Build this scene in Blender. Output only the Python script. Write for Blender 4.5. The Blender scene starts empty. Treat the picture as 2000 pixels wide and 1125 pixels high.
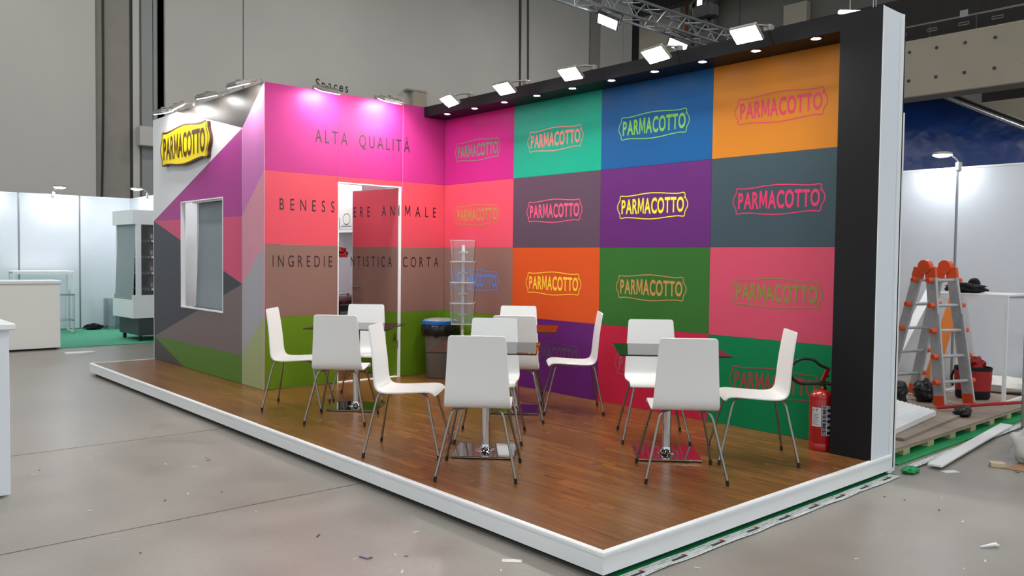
import bpy, math, random
from mathutils import Vector, Matrix
random.seed(7)
R = math.radians
SC = bpy.context.scene
COL = SC.collection

# ------------------------------------------------------------------ camera
Z0 = 0.14                                   # height of the booth platform above the hall floor
RT = Vector((0.6638, 0.7479, 0.0118)); FW = Vector((-0.7472, 0.6636, -0.0361))
RT.normalize(); FW = (FW - RT * FW.dot(RT)).normalized(); UP = RT.cross(FW)
cam = bpy.data.cameras.new('camera'); camo = bpy.data.objects.new('camera', cam); COL.objects.link(camo)
camo.matrix_world = Matrix(((RT.x, UP.x, -FW.x, 7.9322), (RT.y, UP.y, -FW.y, -5.9446), (RT.z, UP.z, -FW.z, 1.3837 + Z0), (0, 0, 0, 1)))
cam.sensor_width = 36; cam.lens = 1602.17 / 2000 * 36; cam.clip_end = 200
SC.camera = camo

# ------------------------------------------------------------------ world and exposure
w = bpy.data.worlds.new('world'); SC.world = w; w.use_nodes = True
w.node_tree.nodes['Background'].inputs[0].default_value = (0.87, 0.95, 1.0, 1)
w.node_tree.nodes['Background'].inputs[1].default_value = 1.15
SC.view_settings.view_transform = 'Standard'; SC.view_settings.look = 'None'
SC.view_settings.gamma = 1; SC.view_settings.exposure = -0.3; SC.view_settings.use_curve_mapping = False
P_FLOOD, P_DOWN, P_HALL, P_ARM, P_FRONT = 28.0, .2, 200.0, 15.0, 8.0

# ------------------------------------------------------------------ materials
def lin(c):
    return tuple((x / 255 / 12.92) if x / 255 <= .04045 else ((x / 255 + .055) / 1.055) ** 2.4 for x in c) + (1,)
def setin(b, k, v):
    if k in b.inputs: b.inputs[k].default_value = v
def mat(name, rgb, rough=.5, metal=0, spec=.5, var=0, vscale=4, bump=0, bscale=60, stretch=(1, 1, 1), rnd=0, coat=0, raw=False, bdist=.01):
    m = bpy.data.materials.new(name); m.use_nodes = True
    nt = m.node_tree; b = nt.nodes['Principled BSDF']
    c = rgb + (1,) if raw else lin(rgb)
    b.inputs['Base Color'].default_value = c
    setin(b, 'Roughness', rough); setin(b, 'Metallic', metal); setin(b, 'Specular IOR Level', spec); setin(b, 'Coat Weight', coat); setin(b, 'Coat Roughness', .12)
    if var or bump or rnd:
        tc = nt.nodes.new('ShaderNodeTexCoord'); mp = nt.nodes.new('ShaderNodeMapping'); mp.inputs['Scale'].default_value = stretch
        nt.links.new(tc.outputs['Object'], mp.inputs['Vector'])
    if var or rnd:
        n = nt.nodes.new('ShaderNodeTexNoise'); n.inputs['Scale'].default_value = vscale; n.inputs['Detail'].default_value = 6
        nt.links.new(mp.outputs[0], n.inputs['Vector'])
        hs = nt.nodes.new('ShaderNodeHueSaturation'); hs.inputs['Color'].default_value = c
        mr = nt.nodes.new('ShaderNodeMapRange'); mr.inputs[1].default_value = .25; mr.inputs[2].default_value = .75
        mr.inputs[3].default_value = 1 - var; mr.inputs[4].default_value = 1 + var
        nt.links.new(n.outputs[0], mr.inputs[0])
        src = mr.outputs[0]
        if rnd:
            oi = nt.nodes.new('ShaderNodeObjectInfo'); m2 = nt.nodes.new('ShaderNodeMapRange')
            m2.inputs[3].default_value = 1 - rnd; m2.inputs[4].default_value = 1 + rnd
            nt.links.new(oi.outputs['Random'], m2.inputs[0])
            mu = nt.nodes.new('ShaderNodeMath'); mu.operation = 'MULTIPLY'
            nt.links.new(src, mu.inputs[0]); nt.links.new(m2.outputs[0], mu.inputs[1]); src = mu.outputs[0]
        nt.links.new(src, hs.inputs['Value']); nt.links.new(hs.outputs[0], b.inputs['Base Color'])
    if bump:
        n2 = nt.nodes.new('ShaderNodeTexNoise'); n2.inputs['Scale'].default_value = bscale; n2.inputs['Detail'].default_value = 3
        nt.links.new(mp.outputs[0], n2.inputs['Vector'])
        bp = nt.nodes.new('ShaderNodeBump'); bp.inputs['Strength'].default_value = bump; bp.inputs['Distance'].default_value = bdist
        nt.links.new(n2.outputs[0], bp.inputs['Height']); nt.links.new(bp.outputs[0], b.inputs['Normal'])
    return m
def emit(name, rgb, strength):
    m = bpy.data.materials.new(name); m.use_nodes = True; nt = m.node_tree; nt.nodes.clear()
    e = nt.nodes.new('ShaderNodeEmission'); e.inputs[0].default_value = rgb + (1,); e.inputs[1].default_value = strength
    o = nt.nodes.new('ShaderNodeOutputMaterial'); nt.links.new(e.outputs[0], o.inputs[0]); return m
def glass(name, tint, ior=1.5, rough=.02, boost=1.0, haze=0.0):
    m = bpy.data.materials.new(name); m.use_nodes = True; nt = m.node_tree; nt.nodes.clear()
    t = nt.nodes.new('ShaderNodeBsdfTransparent'); t.inputs[0].default_value = tint + (1,)
    g = nt.nodes.new('ShaderNodeBsdfGlossy'); g.inputs['Roughness'].default_value = rough
    f = nt.nodes.new('ShaderNodeFresnel'); f.inputs[0].default_value = ior
    mu = nt.nodes.new('ShaderNodeMath'); mu.operation = 'MULTIPLY'; mu.inputs[1].default_value = boost; mu.use_clamp = True
    mx = nt.nodes.new('ShaderNodeMixShader'); o = nt.nodes.new('ShaderNodeOutputMaterial')
    nt.links.new(f.outputs[0], mu.inputs[0]); nt.links.new(mu.outputs[0], mx.inputs[0]); nt.links.new(t.outputs[0], mx.inputs[1]); nt.links.new(g.outputs[0], mx.inputs[2])
    last = mx
    if haze:
        d = nt.nodes.new('ShaderNodeBsdfDiffuse'); d.inputs[0].default_value = (.85, .88, .9, 1)
        m2 = nt.nodes.new('ShaderNodeMixShader'); m2.inputs[0].default_value = haze
        nt.links.new(mx.outputs[0], m2.inputs[1]); nt.links.new(d.outputs[0], m2.inputs[2]); last = m2
    nt.links.new(last.outputs[0], o.inputs[0]); return m

def concrete_floor():
    m = bpy.data.materials.new('polished_concrete'); m.use_nodes = True; nt = m.node_tree; b = nt.nodes['Principled BSDF']; L = nt.links.new
    tc = nt.nodes.new('ShaderNodeTexCoord')
    def noise(s, d=8, r=.6):
        n = nt.nodes.new('ShaderNodeTexNoise'); n.inputs['Scale'].default_value = s; n.inputs['Detail'].default_value = d; n.inputs['Roughness'].default_value = r
        L(tc.outputs['Object'], n.inputs['Vector']); return n
    n1, n2, n3 = noise(.55, 5, .5), noise(2.4, 5, .5), noise(38, 4)
    cr = nt.nodes.new('ShaderNodeMixRGB'); cr.inputs[1].default_value = lin((104, 98, 89)); cr.inputs[2].default_value = lin((176, 171, 163))
    mxn = nt.nodes.new('ShaderNodeMath'); mxn.operation = 'MULTIPLY_ADD'; mxn.inputs[1].default_value = .45
    L(n2.outputs[0], mxn.inputs[0])
    sc = nt.nodes.new('ShaderNodeMath'); sc.operation = 'MULTIPLY'; sc.inputs[1].default_value = .55; L(n1.outputs[0], sc.inputs[0]); L(sc.outputs[0], mxn.inputs[2])
    L(mxn.outputs[0], cr.inputs[0])
    sp = nt.nodes.new('ShaderNodeMapRange'); sp.inputs[1].default_value = .35; sp.inputs[2].default_value = .65; sp.inputs[3].default_value = .96; sp.inputs[4].default_value = 1.03
    L(n3.outputs[0], sp.inputs[0])
    hs = nt.nodes.new('ShaderNodeHueSaturation'); L(cr.outputs[0], hs.inputs['Color']); L(sp.outputs[0], hs.inputs['Value']); L(hs.outputs[0], b.inputs['Base Color'])
    rr = nt.nodes.new('ShaderNodeMapRange'); rr.interpolation_type = 'SMOOTHERSTEP'; rr.inputs[1].default_value = .15; rr.inputs[2].default_value = .85; rr.inputs[3].default_value = .285; rr.inputs[4].default_value = .36
    L(n2.outputs[0], rr.inputs[0]); L(rr.outputs[0], b.inputs['Roughness'])
    setin(b, 'Specular IOR Level', .45)
    return m
def wood_floor():
    m = bpy.data.materials.new('laminate_oak'); m.use_nodes = True; nt = m.node_tree; b = nt.nodes['Principled BSDF']; L = nt.links.new
    tc = nt.nodes.new('ShaderNodeTexCoord'); oi = nt.nodes.new('ShaderNodeObjectInfo')
    sep = nt.nodes.new('ShaderNodeSeparateXYZ'); L(tc.outputs['Object'], sep.inputs[0])
    def math_(op, a, bb=None, c=None):
        n = nt.nodes.new('ShaderNodeMath'); n.operation = op
        for i, x in enumerate((a, bb, c)):
            if x is None: continue
            if isinstance(x, (int, float)): n.inputs[i].default_value = x
            else: L(x, n.inputs[i])
        return n.outputs[0]
    # three strips across each board, each strip cut into staves
    strip = math_('FLOOR', math_('MULTIPLY', math_('ADD', sep.outputs[1], .0975), 1 / .065))
    off = math_('MULTIPLY', math_('FRACT', math_('MULTIPLY', math_('ADD', strip, math_('MULTIPLY', oi.outputs['Random'], 7.3)), .377)), .9)
    stave = math_('FLOOR', math_('MULTIPLY', math_('ADD', sep.outputs[0], off), 1 / .85))
    wn = nt.nodes.new('ShaderNodeTexWhiteNoise'); wn.noise_dimensions = '3D'
    cb = nt.nodes.new('ShaderNodeCombineXYZ'); L(strip, cb.inputs[0]); L(stave, cb.inputs[1]); L(oi.outputs['Random'], cb.inputs[2]); L(cb.outputs[0], wn.inputs['Vector'])
    mp = nt.nodes.new('ShaderNodeMapping'); mp.inputs['Scale'].default_value = (1.1, 15, 1)
    L(tc.outputs['Object'], mp.inputs['Vector'])
    ad = nt.nodes.new('ShaderNodeVectorMath'); ad.operation = 'ADD'; L(mp.outputs[0], ad.inputs[0])
    sc3 = nt.nodes.new('ShaderNodeVectorMath'); sc3.operation = 'SCALE'; L(wn.outputs['Color'], sc3.inputs[0]); sc3.inputs['Scale'].default_value = 30; L(sc3.outputs[0], ad.inputs[1])
    n = nt.nodes.new('ShaderNodeTexNoise'); n.inputs['Scale'].default_value = 1.6; n.inputs['Detail'].default_value = 7; n.inputs['Roughness'].default_value = .6; n.inputs['Distortion'].default_value = .6
    L(ad.outputs[0], n.inputs['Vector'])
    v = math_('ADD', math_('MULTIPLY', n.outputs[0], .82), math_('MULTIPLY', wn.outputs['Value'], .18))
    cr = nt.nodes.new('ShaderNodeValToRGB'); e = cr.color_ramp.elements
    e[0].position = .25; e[0].color = lin((102, 65, 31)); e[1].position = .8; e[1].color = lin((150, 103, 55))
    k = e.new(.52); k.color = lin((122, 80, 40))
    L(v, cr.inputs[0]); L(cr.outputs[0], b.inputs['Base Color'])
    setin(b, 'Roughness', .27); setin(b, 'Specular IOR Level', .36)
    bp = nt.nodes.new('ShaderNodeBump'); bp.inputs['Strength'].default_value = .06; bp.inputs['Distance'].default_value = .004; L(n.outputs[0], bp.inputs['Height']); L(bp.outputs[0], b.inputs['Normal'])
    return m

M = {}
M['concrete'] = concrete_floor()
M['joint'] = mat('joint_filler', (46, 43, 39), .8)
M['wood'] = wood_floor()
M['white'] = mat('white_laminate', (240, 242, 243), .35)
M['whitepaint'] = mat('white_paint', (236, 238, 240), .5, var=.02)
M['chairwhite'] = mat('white_plywood', (240, 241, 240), .32)
M['panelwhite'] = mat('partition_white', (222, 227, 235), .45, var=.02)
M['greyside'] = mat('side_white', (226, 233, 240), .4)
M['alu'] = mat('aluminium', (150, 154, 158), .38, metal=.85)
M['ladder'] = mat('ladder_aluminium', (186, 188, 190), .45, metal=.25, var=.1, vscale=18)
M['steel'] = mat('satin_steel', (150, 146, 140), .3, metal=1)
M['chrome'] = mat('chrome', (215, 215, 218), .06, metal=1)
M['black'] = mat('black_panel', (17, 16, 20), .55, spec=.3)
M['blackrub'] = mat('black_rubber', (18, 18, 19), .6)
M['blackbag'] = mat('black_plastic_bag', (18, 18, 20), .28, bump=.8, bscale=22)
M['darkgrey'] = mat('dark_grey', (60, 64, 70), .5)
M['lampbody'] = mat('lamp_body', (150, 146, 140), .4, metal=.5)
M['glass'] = glass('table_glass', (.86, .90, .87), boost=1.05)
M['glassedge'] = mat('glass_edge', (22, 30, 28), .1)
M['acryl'] = glass('clear_acrylic', (.965, .97, .97), boost=.9, haze=.03)
M['acryledge'] = glass('acrylic_edge', (.9, .9, .9), boost=2.0, haze=.7)
M['clearstool'] = glass('clear_polycarbonate', (.86, .9, .92), boost=1.6, haze=.08)
M['red'] = mat('extinguisher_red', (172, 24, 26), .25, coat=.4)
M['brass'] = mat('brass', (190, 160, 80), .3, metal=1)
M['label'] = mat('paper_label', (205, 208, 210), .5)
M['ink'] = mat('dark_ink', (28, 32, 48), .6)
M['binbody'] = mat('bin_plastic', (112, 105, 99), .5)
M['binblue'] = mat('bin_blue', (28, 110, 200), .4)
M['binlid'] = glass('bin_lid', (.8, .84, .86), boost=2.2, haze=.3)
M['green'] = mat('green_carpet', (78, 164, 130), .9, var=.08, vscale=9, bump=.2, bscale=300)
M['greenedge'] = mat('green_carpet_edge', (14, 150, 84), .7, var=.12)
M['wallhall'] = mat('precast_concrete', (176, 173, 166), .8, var=.05, vscale=.5)
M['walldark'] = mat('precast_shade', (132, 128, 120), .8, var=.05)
M['hallcol'] = mat('galvanised_duct', (132, 134, 132), .55, metal=.3)
M['beam'] = mat('concrete_beam', (150, 142, 126), .85, var=.05, vscale=1.5)
M['warmwall'] = mat('warm_wall', (196, 184, 164), .8)
M['ceil'] = mat('dark_ceiling', (40, 36, 34), .9, var=.2)
M['blue'] = mat('blue_tarpaulin', (12, 50, 112), .26, bump=.7, bscale=1.3, var=.08, bdist=.09)
M['tray'] = mat('dark_metal', (44, 42, 42), .5, metal=.4)
M['orange'] = mat('orange_plastic', (226, 82, 40), .4)
M['orangeboard'] = mat('orange_board', (205, 112, 22), .5)
M['ply'] = mat('plywood', (150, 136, 122), .7, var=.12, vscale=3, stretch=(1, 6, 1))
M['pine'] = mat('pine', (205, 186, 148), .7, var=.1, vscale=6, stretch=(1, 8, 1))
M['bagred'] = mat('bag_red', (168, 28, 30), .55, var=.1)
M['cloth'] = mat('black_cloth', (16, 17, 20), .85, bump=.5, bscale=40)
M['cardboard'] = mat('cardboard', (168, 128, 92), .8, var=.08)
M['redpole'] = mat('red_pole', (176, 30, 36), .35)
M['paper'] = mat('paper', (226, 224, 218), .7)
M['curtain'] = mat('grey_night_blind', (146, 156, 160), .6, var=.03)
M['signyellow'] = mat('sign_yellow', (248, 222, 12), .35)
M['signbrown'] = mat('sign_brown', (70, 34, 14), .5)
M['lettering'] = mat('brown_lettering', (52, 18, 26), .5)
M['lampglow'] = emit('flood_led', (1, .965, .9), P_FLOOD / (math.pi * .0308))
M['frontglow'] = emit('front_flood_led', (1, .98, .95), P_FRONT / (math.pi * .0308))
M['downglow'] = emit('downlight_led', (1, .97, .92), P_DOWN / (math.pi * .0028))
M['armglow'] = emit('arm_lamp_led', (.92, .96, 1), P_ARM / (math.pi * .035))
M['hallglow'] = emit('highbay_led', (1, .985, .965), P_HALL / (math.pi * .5))
M['trussglow'] = emit('truss_flood_led', (.95, .97, 1), 60)
M['storeglow'] = emit('storage_led', (.95, .98, 1), 130)
M['tubeglow'] = emit('linear_led', (.95, .97, 1), 9)

# ------------------------------------------------------------------ mesh helpers
class MB:
    def __init__(s): s.V = []; s.F = []; s.I = []; s.T = None
    def add(s, vs, fs, mi=0):
        o = len(s.V)
        for p in vs:
            p = Vector(p)
            s.V.append(tuple(s.T @ p) if s.T else tuple(p))
        for f in fs: s.F.append([o + i for i in f]); s.I.append(mi)
        return s
    def box(s, lo, hi, bev=0, mi=0):
        (x0, y0, z0), (x1, y1, z1) = lo, hi
        if not bev:
            vs = [(x0, y0, z0), (x1, y0, z0), (x1, y1, z0), (x0, y1, z0), (x0, y0, z1), (x1, y0, z1), (x1, y1, z1), (x0, y1, z1)]
            return s.add(vs, [(0, 3, 2, 1), (4, 5, 6, 7), (0, 1, 5, 4), (1, 2, 6, 5), (2, 3, 7, 6), (3, 0, 4, 7)], mi)
        b = bev; vs = []; idx = {}
        for i, x in enumerate((x0, x1)):
            for j, y in enumerate((y0, y1)):
                for k, z in enumerate((z0, z1)):
                    sx, sy, sz = (b, -b)[i], (b, -b)[j], (b, -b)[k]
                    for a, p in enumerate(((x, y + sy, z + sz), (x + sx, y, z + sz), (x + sx, y + sy, z))):
                        idx[i, j, k, a] = len(vs); vs.append(p)
        g = lambda i, j, k, a: idx[i, j, k, a]
        fs = []
        for i in (0, 1): fs.append([g(i, 0, 0, 0), g(i, 1, 0, 0), g(i, 1, 1, 0), g(i, 0, 1, 0)][::1 if i else -1])
        for j in (0, 1): fs.append([g(0, j, 0, 1), g(0, j, 1, 1), g(1, j, 1, 1), g(1, j, 0, 1)][::1 if j else -1])
        for k in (0, 1): fs.append([g(0, 0, k, 2), g(1, 0, k, 2), g(1, 1, k, 2), g(0, 1, k, 2)][::1 if k else -1])
        for j in (0, 1):
            for k in (0, 1): fs.append([g(0, j, k, 1), g(1, j, k, 1), g(1, j, k, 2), g(0, j, k, 2)][::1 if (j + k) % 2 else -1])
        for i in (0, 1):
            for k in (0, 1): fs.append([g(i, 0, k, 0), g(i, 1, k, 0), g(i, 1, k, 2), g(i, 0, k, 2)][::-1 if (i + k) % 2 else 1])
        for i in (0, 1):
            for j in (0, 1): fs.append([g(i, j, 0, 0), g(i, j, 1, 0), g(i, j, 1, 1), g(i, j, 0, 1)][::1 if (i + j) % 2 else -1])
        for i in (0, 1):
            for j in (0, 1):
                for k in (0, 1): fs.append([g(i, j, k, 0), g(i, j, k, 1), g(i, j, k, 2)][::1 if (i + j + k) % 2 else -1])
        return s.add(vs, fs, mi)
    def prism(s, poly, n0, n1, f=None, mi=0, side=None):
        """poly: 2D points; f(u,v,n) -> 3D"""
        f = f or (lambda u, v, n: (u, v, n)); n = len(poly)
        vs = [f(u, v, n0) for u, v in poly] + [f(u, v, n1) for u, v in poly]
        s.add(vs, [tuple(range(n))[::-1], tuple(range(n, 2 * n))], mi)
        o = len(s.V) - 2 * n
        for i in range(n):
            j = (i + 1) % n; s.F.append([o + i, o + j, o + n + j, o + n + i]); s.I.append(mi if side is None else side)
        return s
    def tube(s, path, r, seg=8, mi=0, closed=False, caps=True):
        P = [Vector(p) for p in path]; n = len(P); rs = r if isinstance(r, (list, tuple)) else [r] * n
        o = len(s.V); prev = None; vs = []
        for i, p in enumerate(P):
            a = P[(i - 1) % n] if (i or closed) else p; b = P[(i + 1) % n] if (i < n - 1 or closed) else p
            t = (b - a).normalized()
            if prev is None: prev = t.orthogonal().normalized()
            u = (prev - t * prev.dot(t))
            u = u.normalized() if u.length > 1e-6 else t.orthogonal().normalized()
            prev = u; v = t.cross(u)
            for k in range(seg):
                an = 2 * math.pi * k / seg; vs.append(p + (u * math.cos(an) + v * math.sin(an)) * rs[i])
        fs = []
        for i in range(n if closed else n - 1):
            j = (i + 1) % n
            for k in range(seg):
                l = (k + 1) % seg; fs.append((i * seg + k, i * seg + l, j * seg + l, j * seg + k))
        if caps and not closed: fs += [tuple(range(seg))[::-1], tuple((n - 1) * seg + k for k in range(seg))]
        return s.add(vs, fs, mi)
    def lathe(s, prof, seg=24, c=(0, 0, 0), mi=0, sy=1):
        vs = []; fs = []; n = len(prof)
        for r, z in prof:
            for k in range(seg):
                a = 2 * math.pi * k / seg; vs.append((c[0] + r * math.cos(a), c[1] + r * math.sin(a) * sy, c[2] + z))
        for i in range(n - 1):
            for k in range(seg):
                l = (k + 1) % seg; fs.append((i * seg + k, i * seg + l, (i + 1) * seg + l, (i + 1) * seg + k))
        if prof[0][0] > 1e-6: fs.append(tuple(range(seg))[::-1])
        if prof[-1][0] > 1e-6: fs.append(tuple((n - 1) * seg + k for k in range(seg)))
        return s.add(vs, fs, mi)
    def build(s, name, m, parent=None, smooth=0, kind=None, loc=None):
        me = bpy.data.meshes.new(name); me.from_pydata(s.V, [], s.F); me.validate()
        ms = m if isinstance(m, (list, tuple)) else [m]
        for x in ms: me.materials.append(M[x] if isinstance(x, str) else x)
        if len(ms) > 1 and len(me.polygons) == len(s.I): me.polygons.foreach_set('material_index', s.I)
        if smooth:
            me.polygons.foreach_set('use_smooth', [True] * len(me.polygons)); me.set_sharp_from_angle(angle=R(smooth))
        me.update()
        o = bpy.data.objects.new(name, me); COL.objects.link(o); o.parent = parent
        if loc is not None: o.location = loc
        if kind: o['kind'] = kind
        return o
def B(lo, hi, bev=0): return MB().box(lo, hi, bev)
def empty(name, loc=(0, 0, 0), rz=0, kind=None):
    o = bpy.data.objects.new(name, None); COL.objects.link(o); o.location = loc; o.rotation_euler = (0, 0, rz); o.empty_display_size = .1
    if kind: o['kind'] = kind
    return o
def tag(o, label, cat, group=None):
    o['label'] = label; o['category'] = cat
    if group: o['group'] = group
    return o
KIDS = {}
def copy_tree(o, parent=None):
    c = o.copy(); COL.objects.link(c); c.parent = parent
    for ch in o.children: copy_tree(ch, c)
    return c
def bez(pts, n=6):
    """Catmull-Rom through points"""
    out = []; P = [Vector(p) for p in pts]
    for i in range(len(P) - 1):
        a, b, c, d = P[max(i - 1, 0)], P[i], P[i + 1], P[min(i + 2, len(P) - 1)]
        for k in range(n):
            t = k / n
            out.append(.5 * ((2 * b) + (c - a) * t + (2 * a - 5 * b + 4 * c - d) * t * t + (3 * b - a - 3 * c + d) * t ** 3))
    out.append(P[-1]); return out
def lumpy(name, m, parent, c, r, seed, amp=.25, seg=26, rings=16, fq=3.0, flat=.15):
    """soft crumpled body (bags, cloth, bundles) resting on its base"""
    from mathutils import noise
    b = MB(); vs = []; fs = []
    for i in range(rings + 1):
        th = math.pi * i / rings
        for k in range(seg):
            a = 2 * math.pi * k / seg
            d = Vector((math.sin(th) * math.cos(a), math.sin(th) * math.sin(a), -math.cos(th)))
            q = 1 + amp * noise.noise(d * fq + Vector((seed * 3.1, seed, 0))) * 1.6 + amp * .5 * noise.noise(d * fq * 2.7 + Vector((0, seed * 2, seed)))
            z = d.z * q
            z = max(z, -1 + flat)
            vs.append((c[0] + d.x * q * r[0], c[1] + d.y * q * r[1], c[2] + (z + 1 - flat) * r[2]))
    for i in range(rings):
        for k in range(seg):
            l = (k + 1) % seg; fs.append((i * seg + k, i * seg + l, (i + 1) * seg + l, (i + 1) * seg + k))
    b.add(vs, fs); return b.build(name, m, parent, smooth=70)

# ------------------------------------------------------------------ lettering
_gc = {}
def glyph(ch, off=0.0):
    k = (ch, off)
    if ch == 'M' and k not in _gc:
        H_, w_, t_ = .729, .70 + off, .085 + 1.9 * off
        p = [(0, 0), (.02, H_), (.02 + t_ * 1.15, H_), (w_ / 2, .36 * H_), (w_ - .02 - t_ * 1.15, H_), (w_ - .02, H_), (w_, 0), (w_ - t_, 0), (w_ - t_ - .01, .66 * H_), (w_ / 2 + .22 * t_, .12 * H_), (w_ / 2 - .22 * t_, .12 * H_), (t_ + .01, .66 * H_), (t_, 0)]
        _gc[k] = ([(a, b, 0) for a, b in p], [tuple(range(len(p)))[::-1]])
    if k not in _gc:
        cu = bpy.data.curves.new('glyph', 'FONT'); cu.body = ch; cu.offset = off; cu.resolution_u = 4
        ob = bpy.data.objects.new('glyph', cu); me = bpy.data.meshes.new_from_object(ob)
        vs = [tuple(v.co) for v in me.vertices]; fs = [tuple(p.vertices) for p in me.polygons]
        bpy.data.meshes.remove(me); bpy.data.objects.remove(ob); bpy.data.curves.remove(cu)
        _gc[k] = (vs, fs)
    return _gc[k]
CAP = max(v[1] for v in glyph('H')[0])
def layout(text, height, width, xs, off=0.0, space=.45):
    """[(char, x0, verts, faces)] with tracking adjusted so the line is `width` wide"""
    s = height / CAP; items = []; nat = 0
    for ch in text:
        if ch == ' ': items.append((None, space * height, None, None, 0)); nat += space * height; continue
        vs, fs = glyph(ch, off); x0 = min(v[0] for v in vs); x1 = max(v[0] for v in vs)
        ww = (x1 - x0) * s * xs; items.append((ch, ww, vs, fs, x0)); nat += ww
    gap = (width - nat) / max(1, len(text) - 1); x = 0; out = []
    for ch, ww, vs, fs, x0 in items:
        if ch: out.append((ch, x, ww, [((v[0] - x0) * s * xs, v[1] * s) for v in vs], fs))
        x += ww + gap
    return out
def put_text(mb, items, f, thick=.0015, bow=None):
    for ch, x, ww, vs, fs in items:
        P = [(x + a, b) for a, b in vs]
        if bow: P = [bow(a, b) for a, b in P]
        mb.add([f(a, b, thick) for a, b in P], fs)
    return mb
def ribbon(mb, pts, wdt, f, n0=0, n1=.0015, closed=True):
    """flat outline of a given width following 2D points"""
    n = len(pts); out = []; inn = []
    for i, (x, y) in enumerate(pts):
        a = pts[(i - 1) % n]; b = pts[(i + 1) % n]; tx, ty = b[0] - a[0], b[1] - a[1]; l = math.hypot(tx, ty) or 1
        nx, ny = ty / l, -tx / l
        out.append((x + nx * wdt / 2, y + ny * wdt / 2)); inn.append((x - nx * wdt / 2, y - ny * wdt / 2))
    vs = [f(u, v, n1) for u, v in out] + [f(u, v, n1) for u, v in inn]
    mb.add(vs, [(i, (i + 1) % n, n + (i + 1) % n, n + i) for i in range(n)]); return mb
def badge(wd, ht):
    """outline of the label-shaped badge, closed, symmetric"""
    q = [(-1, 0), (-.99, .2), (-.95, .42), (-.925, .58), (-.925, .75), (-.905, .86), (-.85, .875), (-.74, .835), (-.5, .88), (-.25, .96), (0, 1.0)]
    q = [(p.x, p.y) for p in bez([(a, b, 0) for a, b in q], 4)]
    top = q + [(-a, b) for a, b in q[::-1][1:]]
    full = top + [(a, -b) for a, b in top[::-1][1:-1]]
    return [(a * wd / 2, b * ht / 2) for a, b in full]

# ================================================================== HALL SHELL
fl = empty('floor', kind='structure')
B((-34, -22, -.12), (26, 40, -.012)).build('joint_bed', 'joint', fl)
xs_ = [-34, -26.46, -19.62, -12.78, -5.94, .9, 3.18, 26]
for a, b in zip(xs_[:-1], xs_[1:]):
    B((a + .0065, -22, -.05), (b - .0065, 40, 0)).build('concrete_slab', 'concrete', fl)
# ceiling, far up and dark
ce = empty('ceiling', kind='structure')
B((-34, -22, 15), (26, 40, 15.2)).build('roof_deck', 'ceil', ce)
for y in (-14, -6, 2, 10, 18, 26): B((-34, y - .25, 13.6), (26, y + .25, 15)).build('roof_beam', 'ceil', ce)
# long wall behind the booths: precast panels with recessed joints
W = -12.0
wl = empty('wall_left', kind='structure')
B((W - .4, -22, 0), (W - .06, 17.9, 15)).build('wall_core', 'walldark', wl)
yj = [-22, -16, -9.6, -.66, .79 + .02, 2.71, 12.03, 15.2]
for a, b in ((-22, -12), (-12, -.68), (.80, 2.71), (2.71, 12.03), (12.03, 15.25)):
    B((W - .1, a + .012, 0), (W, b - .012, 15), .006).build('wall_panel', 'wallhall', wl)
# recess with ducts and cables between two panels
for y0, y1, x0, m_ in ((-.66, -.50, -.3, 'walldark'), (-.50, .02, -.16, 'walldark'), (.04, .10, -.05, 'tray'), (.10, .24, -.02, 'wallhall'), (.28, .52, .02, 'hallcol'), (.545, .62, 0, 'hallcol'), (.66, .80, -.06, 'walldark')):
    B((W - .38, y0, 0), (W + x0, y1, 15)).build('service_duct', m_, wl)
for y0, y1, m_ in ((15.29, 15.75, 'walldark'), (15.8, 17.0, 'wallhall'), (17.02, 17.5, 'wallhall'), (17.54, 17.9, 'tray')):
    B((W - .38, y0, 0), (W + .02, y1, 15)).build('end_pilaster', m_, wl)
tm = MB(); put_text(tm, layout('Spaces', .24, .98, .8, .012), lambda u, v, n: (W + .004, 4.70 + u, 6.0 + v))
tm.build('wall_lettering', 'blackrub', wl)
# far walls of the hall
wb = empty('wall_back', kind='structure')
B((-34, 30, 0), (26, 30.4, 15)).build('wall_core', 'walldark', wb)
for x, x1_, z1, m_ in ((-24.5, -18.95, 15, 'warmwall'), (-18.9, -18.3, 15, 'beam'), (-18.05, -16.9, 15, 'walldark'), (-16.2, -15.8, 12.0, 'warmwall'), (-12.98, -11.8, 13.6, 'warmwall')):
    B((x, 29.6, 0), (x1_, 29.95, z1)).build('wall_panel', m_, wb)
B((-4.2, 29.5, 0), (26, 29.9, 15)).build('dark_screen', 'ceil', wb)
MB().tube([(-18.45, 29.4, 0), (-18.45, 29.4, 15)], .09).build('drain_pipe', mat('pipe_rust', (150, 84, 60), .6), wb)
# high-bay lamps of the hall
hl = None
for i, (x, y) in enumerate([(-7, -8), (0, -9), (7, -9), (14, -6), (-7.5, -2.5), (1, -3.2), (8, -2.2), (14, 2), (-7.5, 4.5), (0, 5), (7, 4), (-7.5, 11), (3, 13), (11, 11), (-14, 20), (-4, 22), (-20.5, 25), (-13, 26)]):
    if hl is None:
        hl = empty('highbay_lamp'); tag(hl, 'round high-bay lamp hanging under the dark hall roof', 'lamp', 'high-bay lamps under the hall roof')
        MB().lathe([(.0, .42), (.12, .42), (.14, .2), (.42, .02), (.44, 0), (.42, -.01), (.40, .01)], 24).build('reflector', 'lampbody', hl, 40)
        MB().lathe([(0, -.16), (.2, -.13), (.32, -.07), (.40, .0)], 24).build('diffuser', 'hallglow', hl)
        MB().tube([(0, 0, .4), (0, 0, 5.6)], .012, 6).build('hanger', 'tray', hl)
        o = hl
    else: o = copy_tree(hl)
    o.location = (x, y, 9.4)

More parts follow.
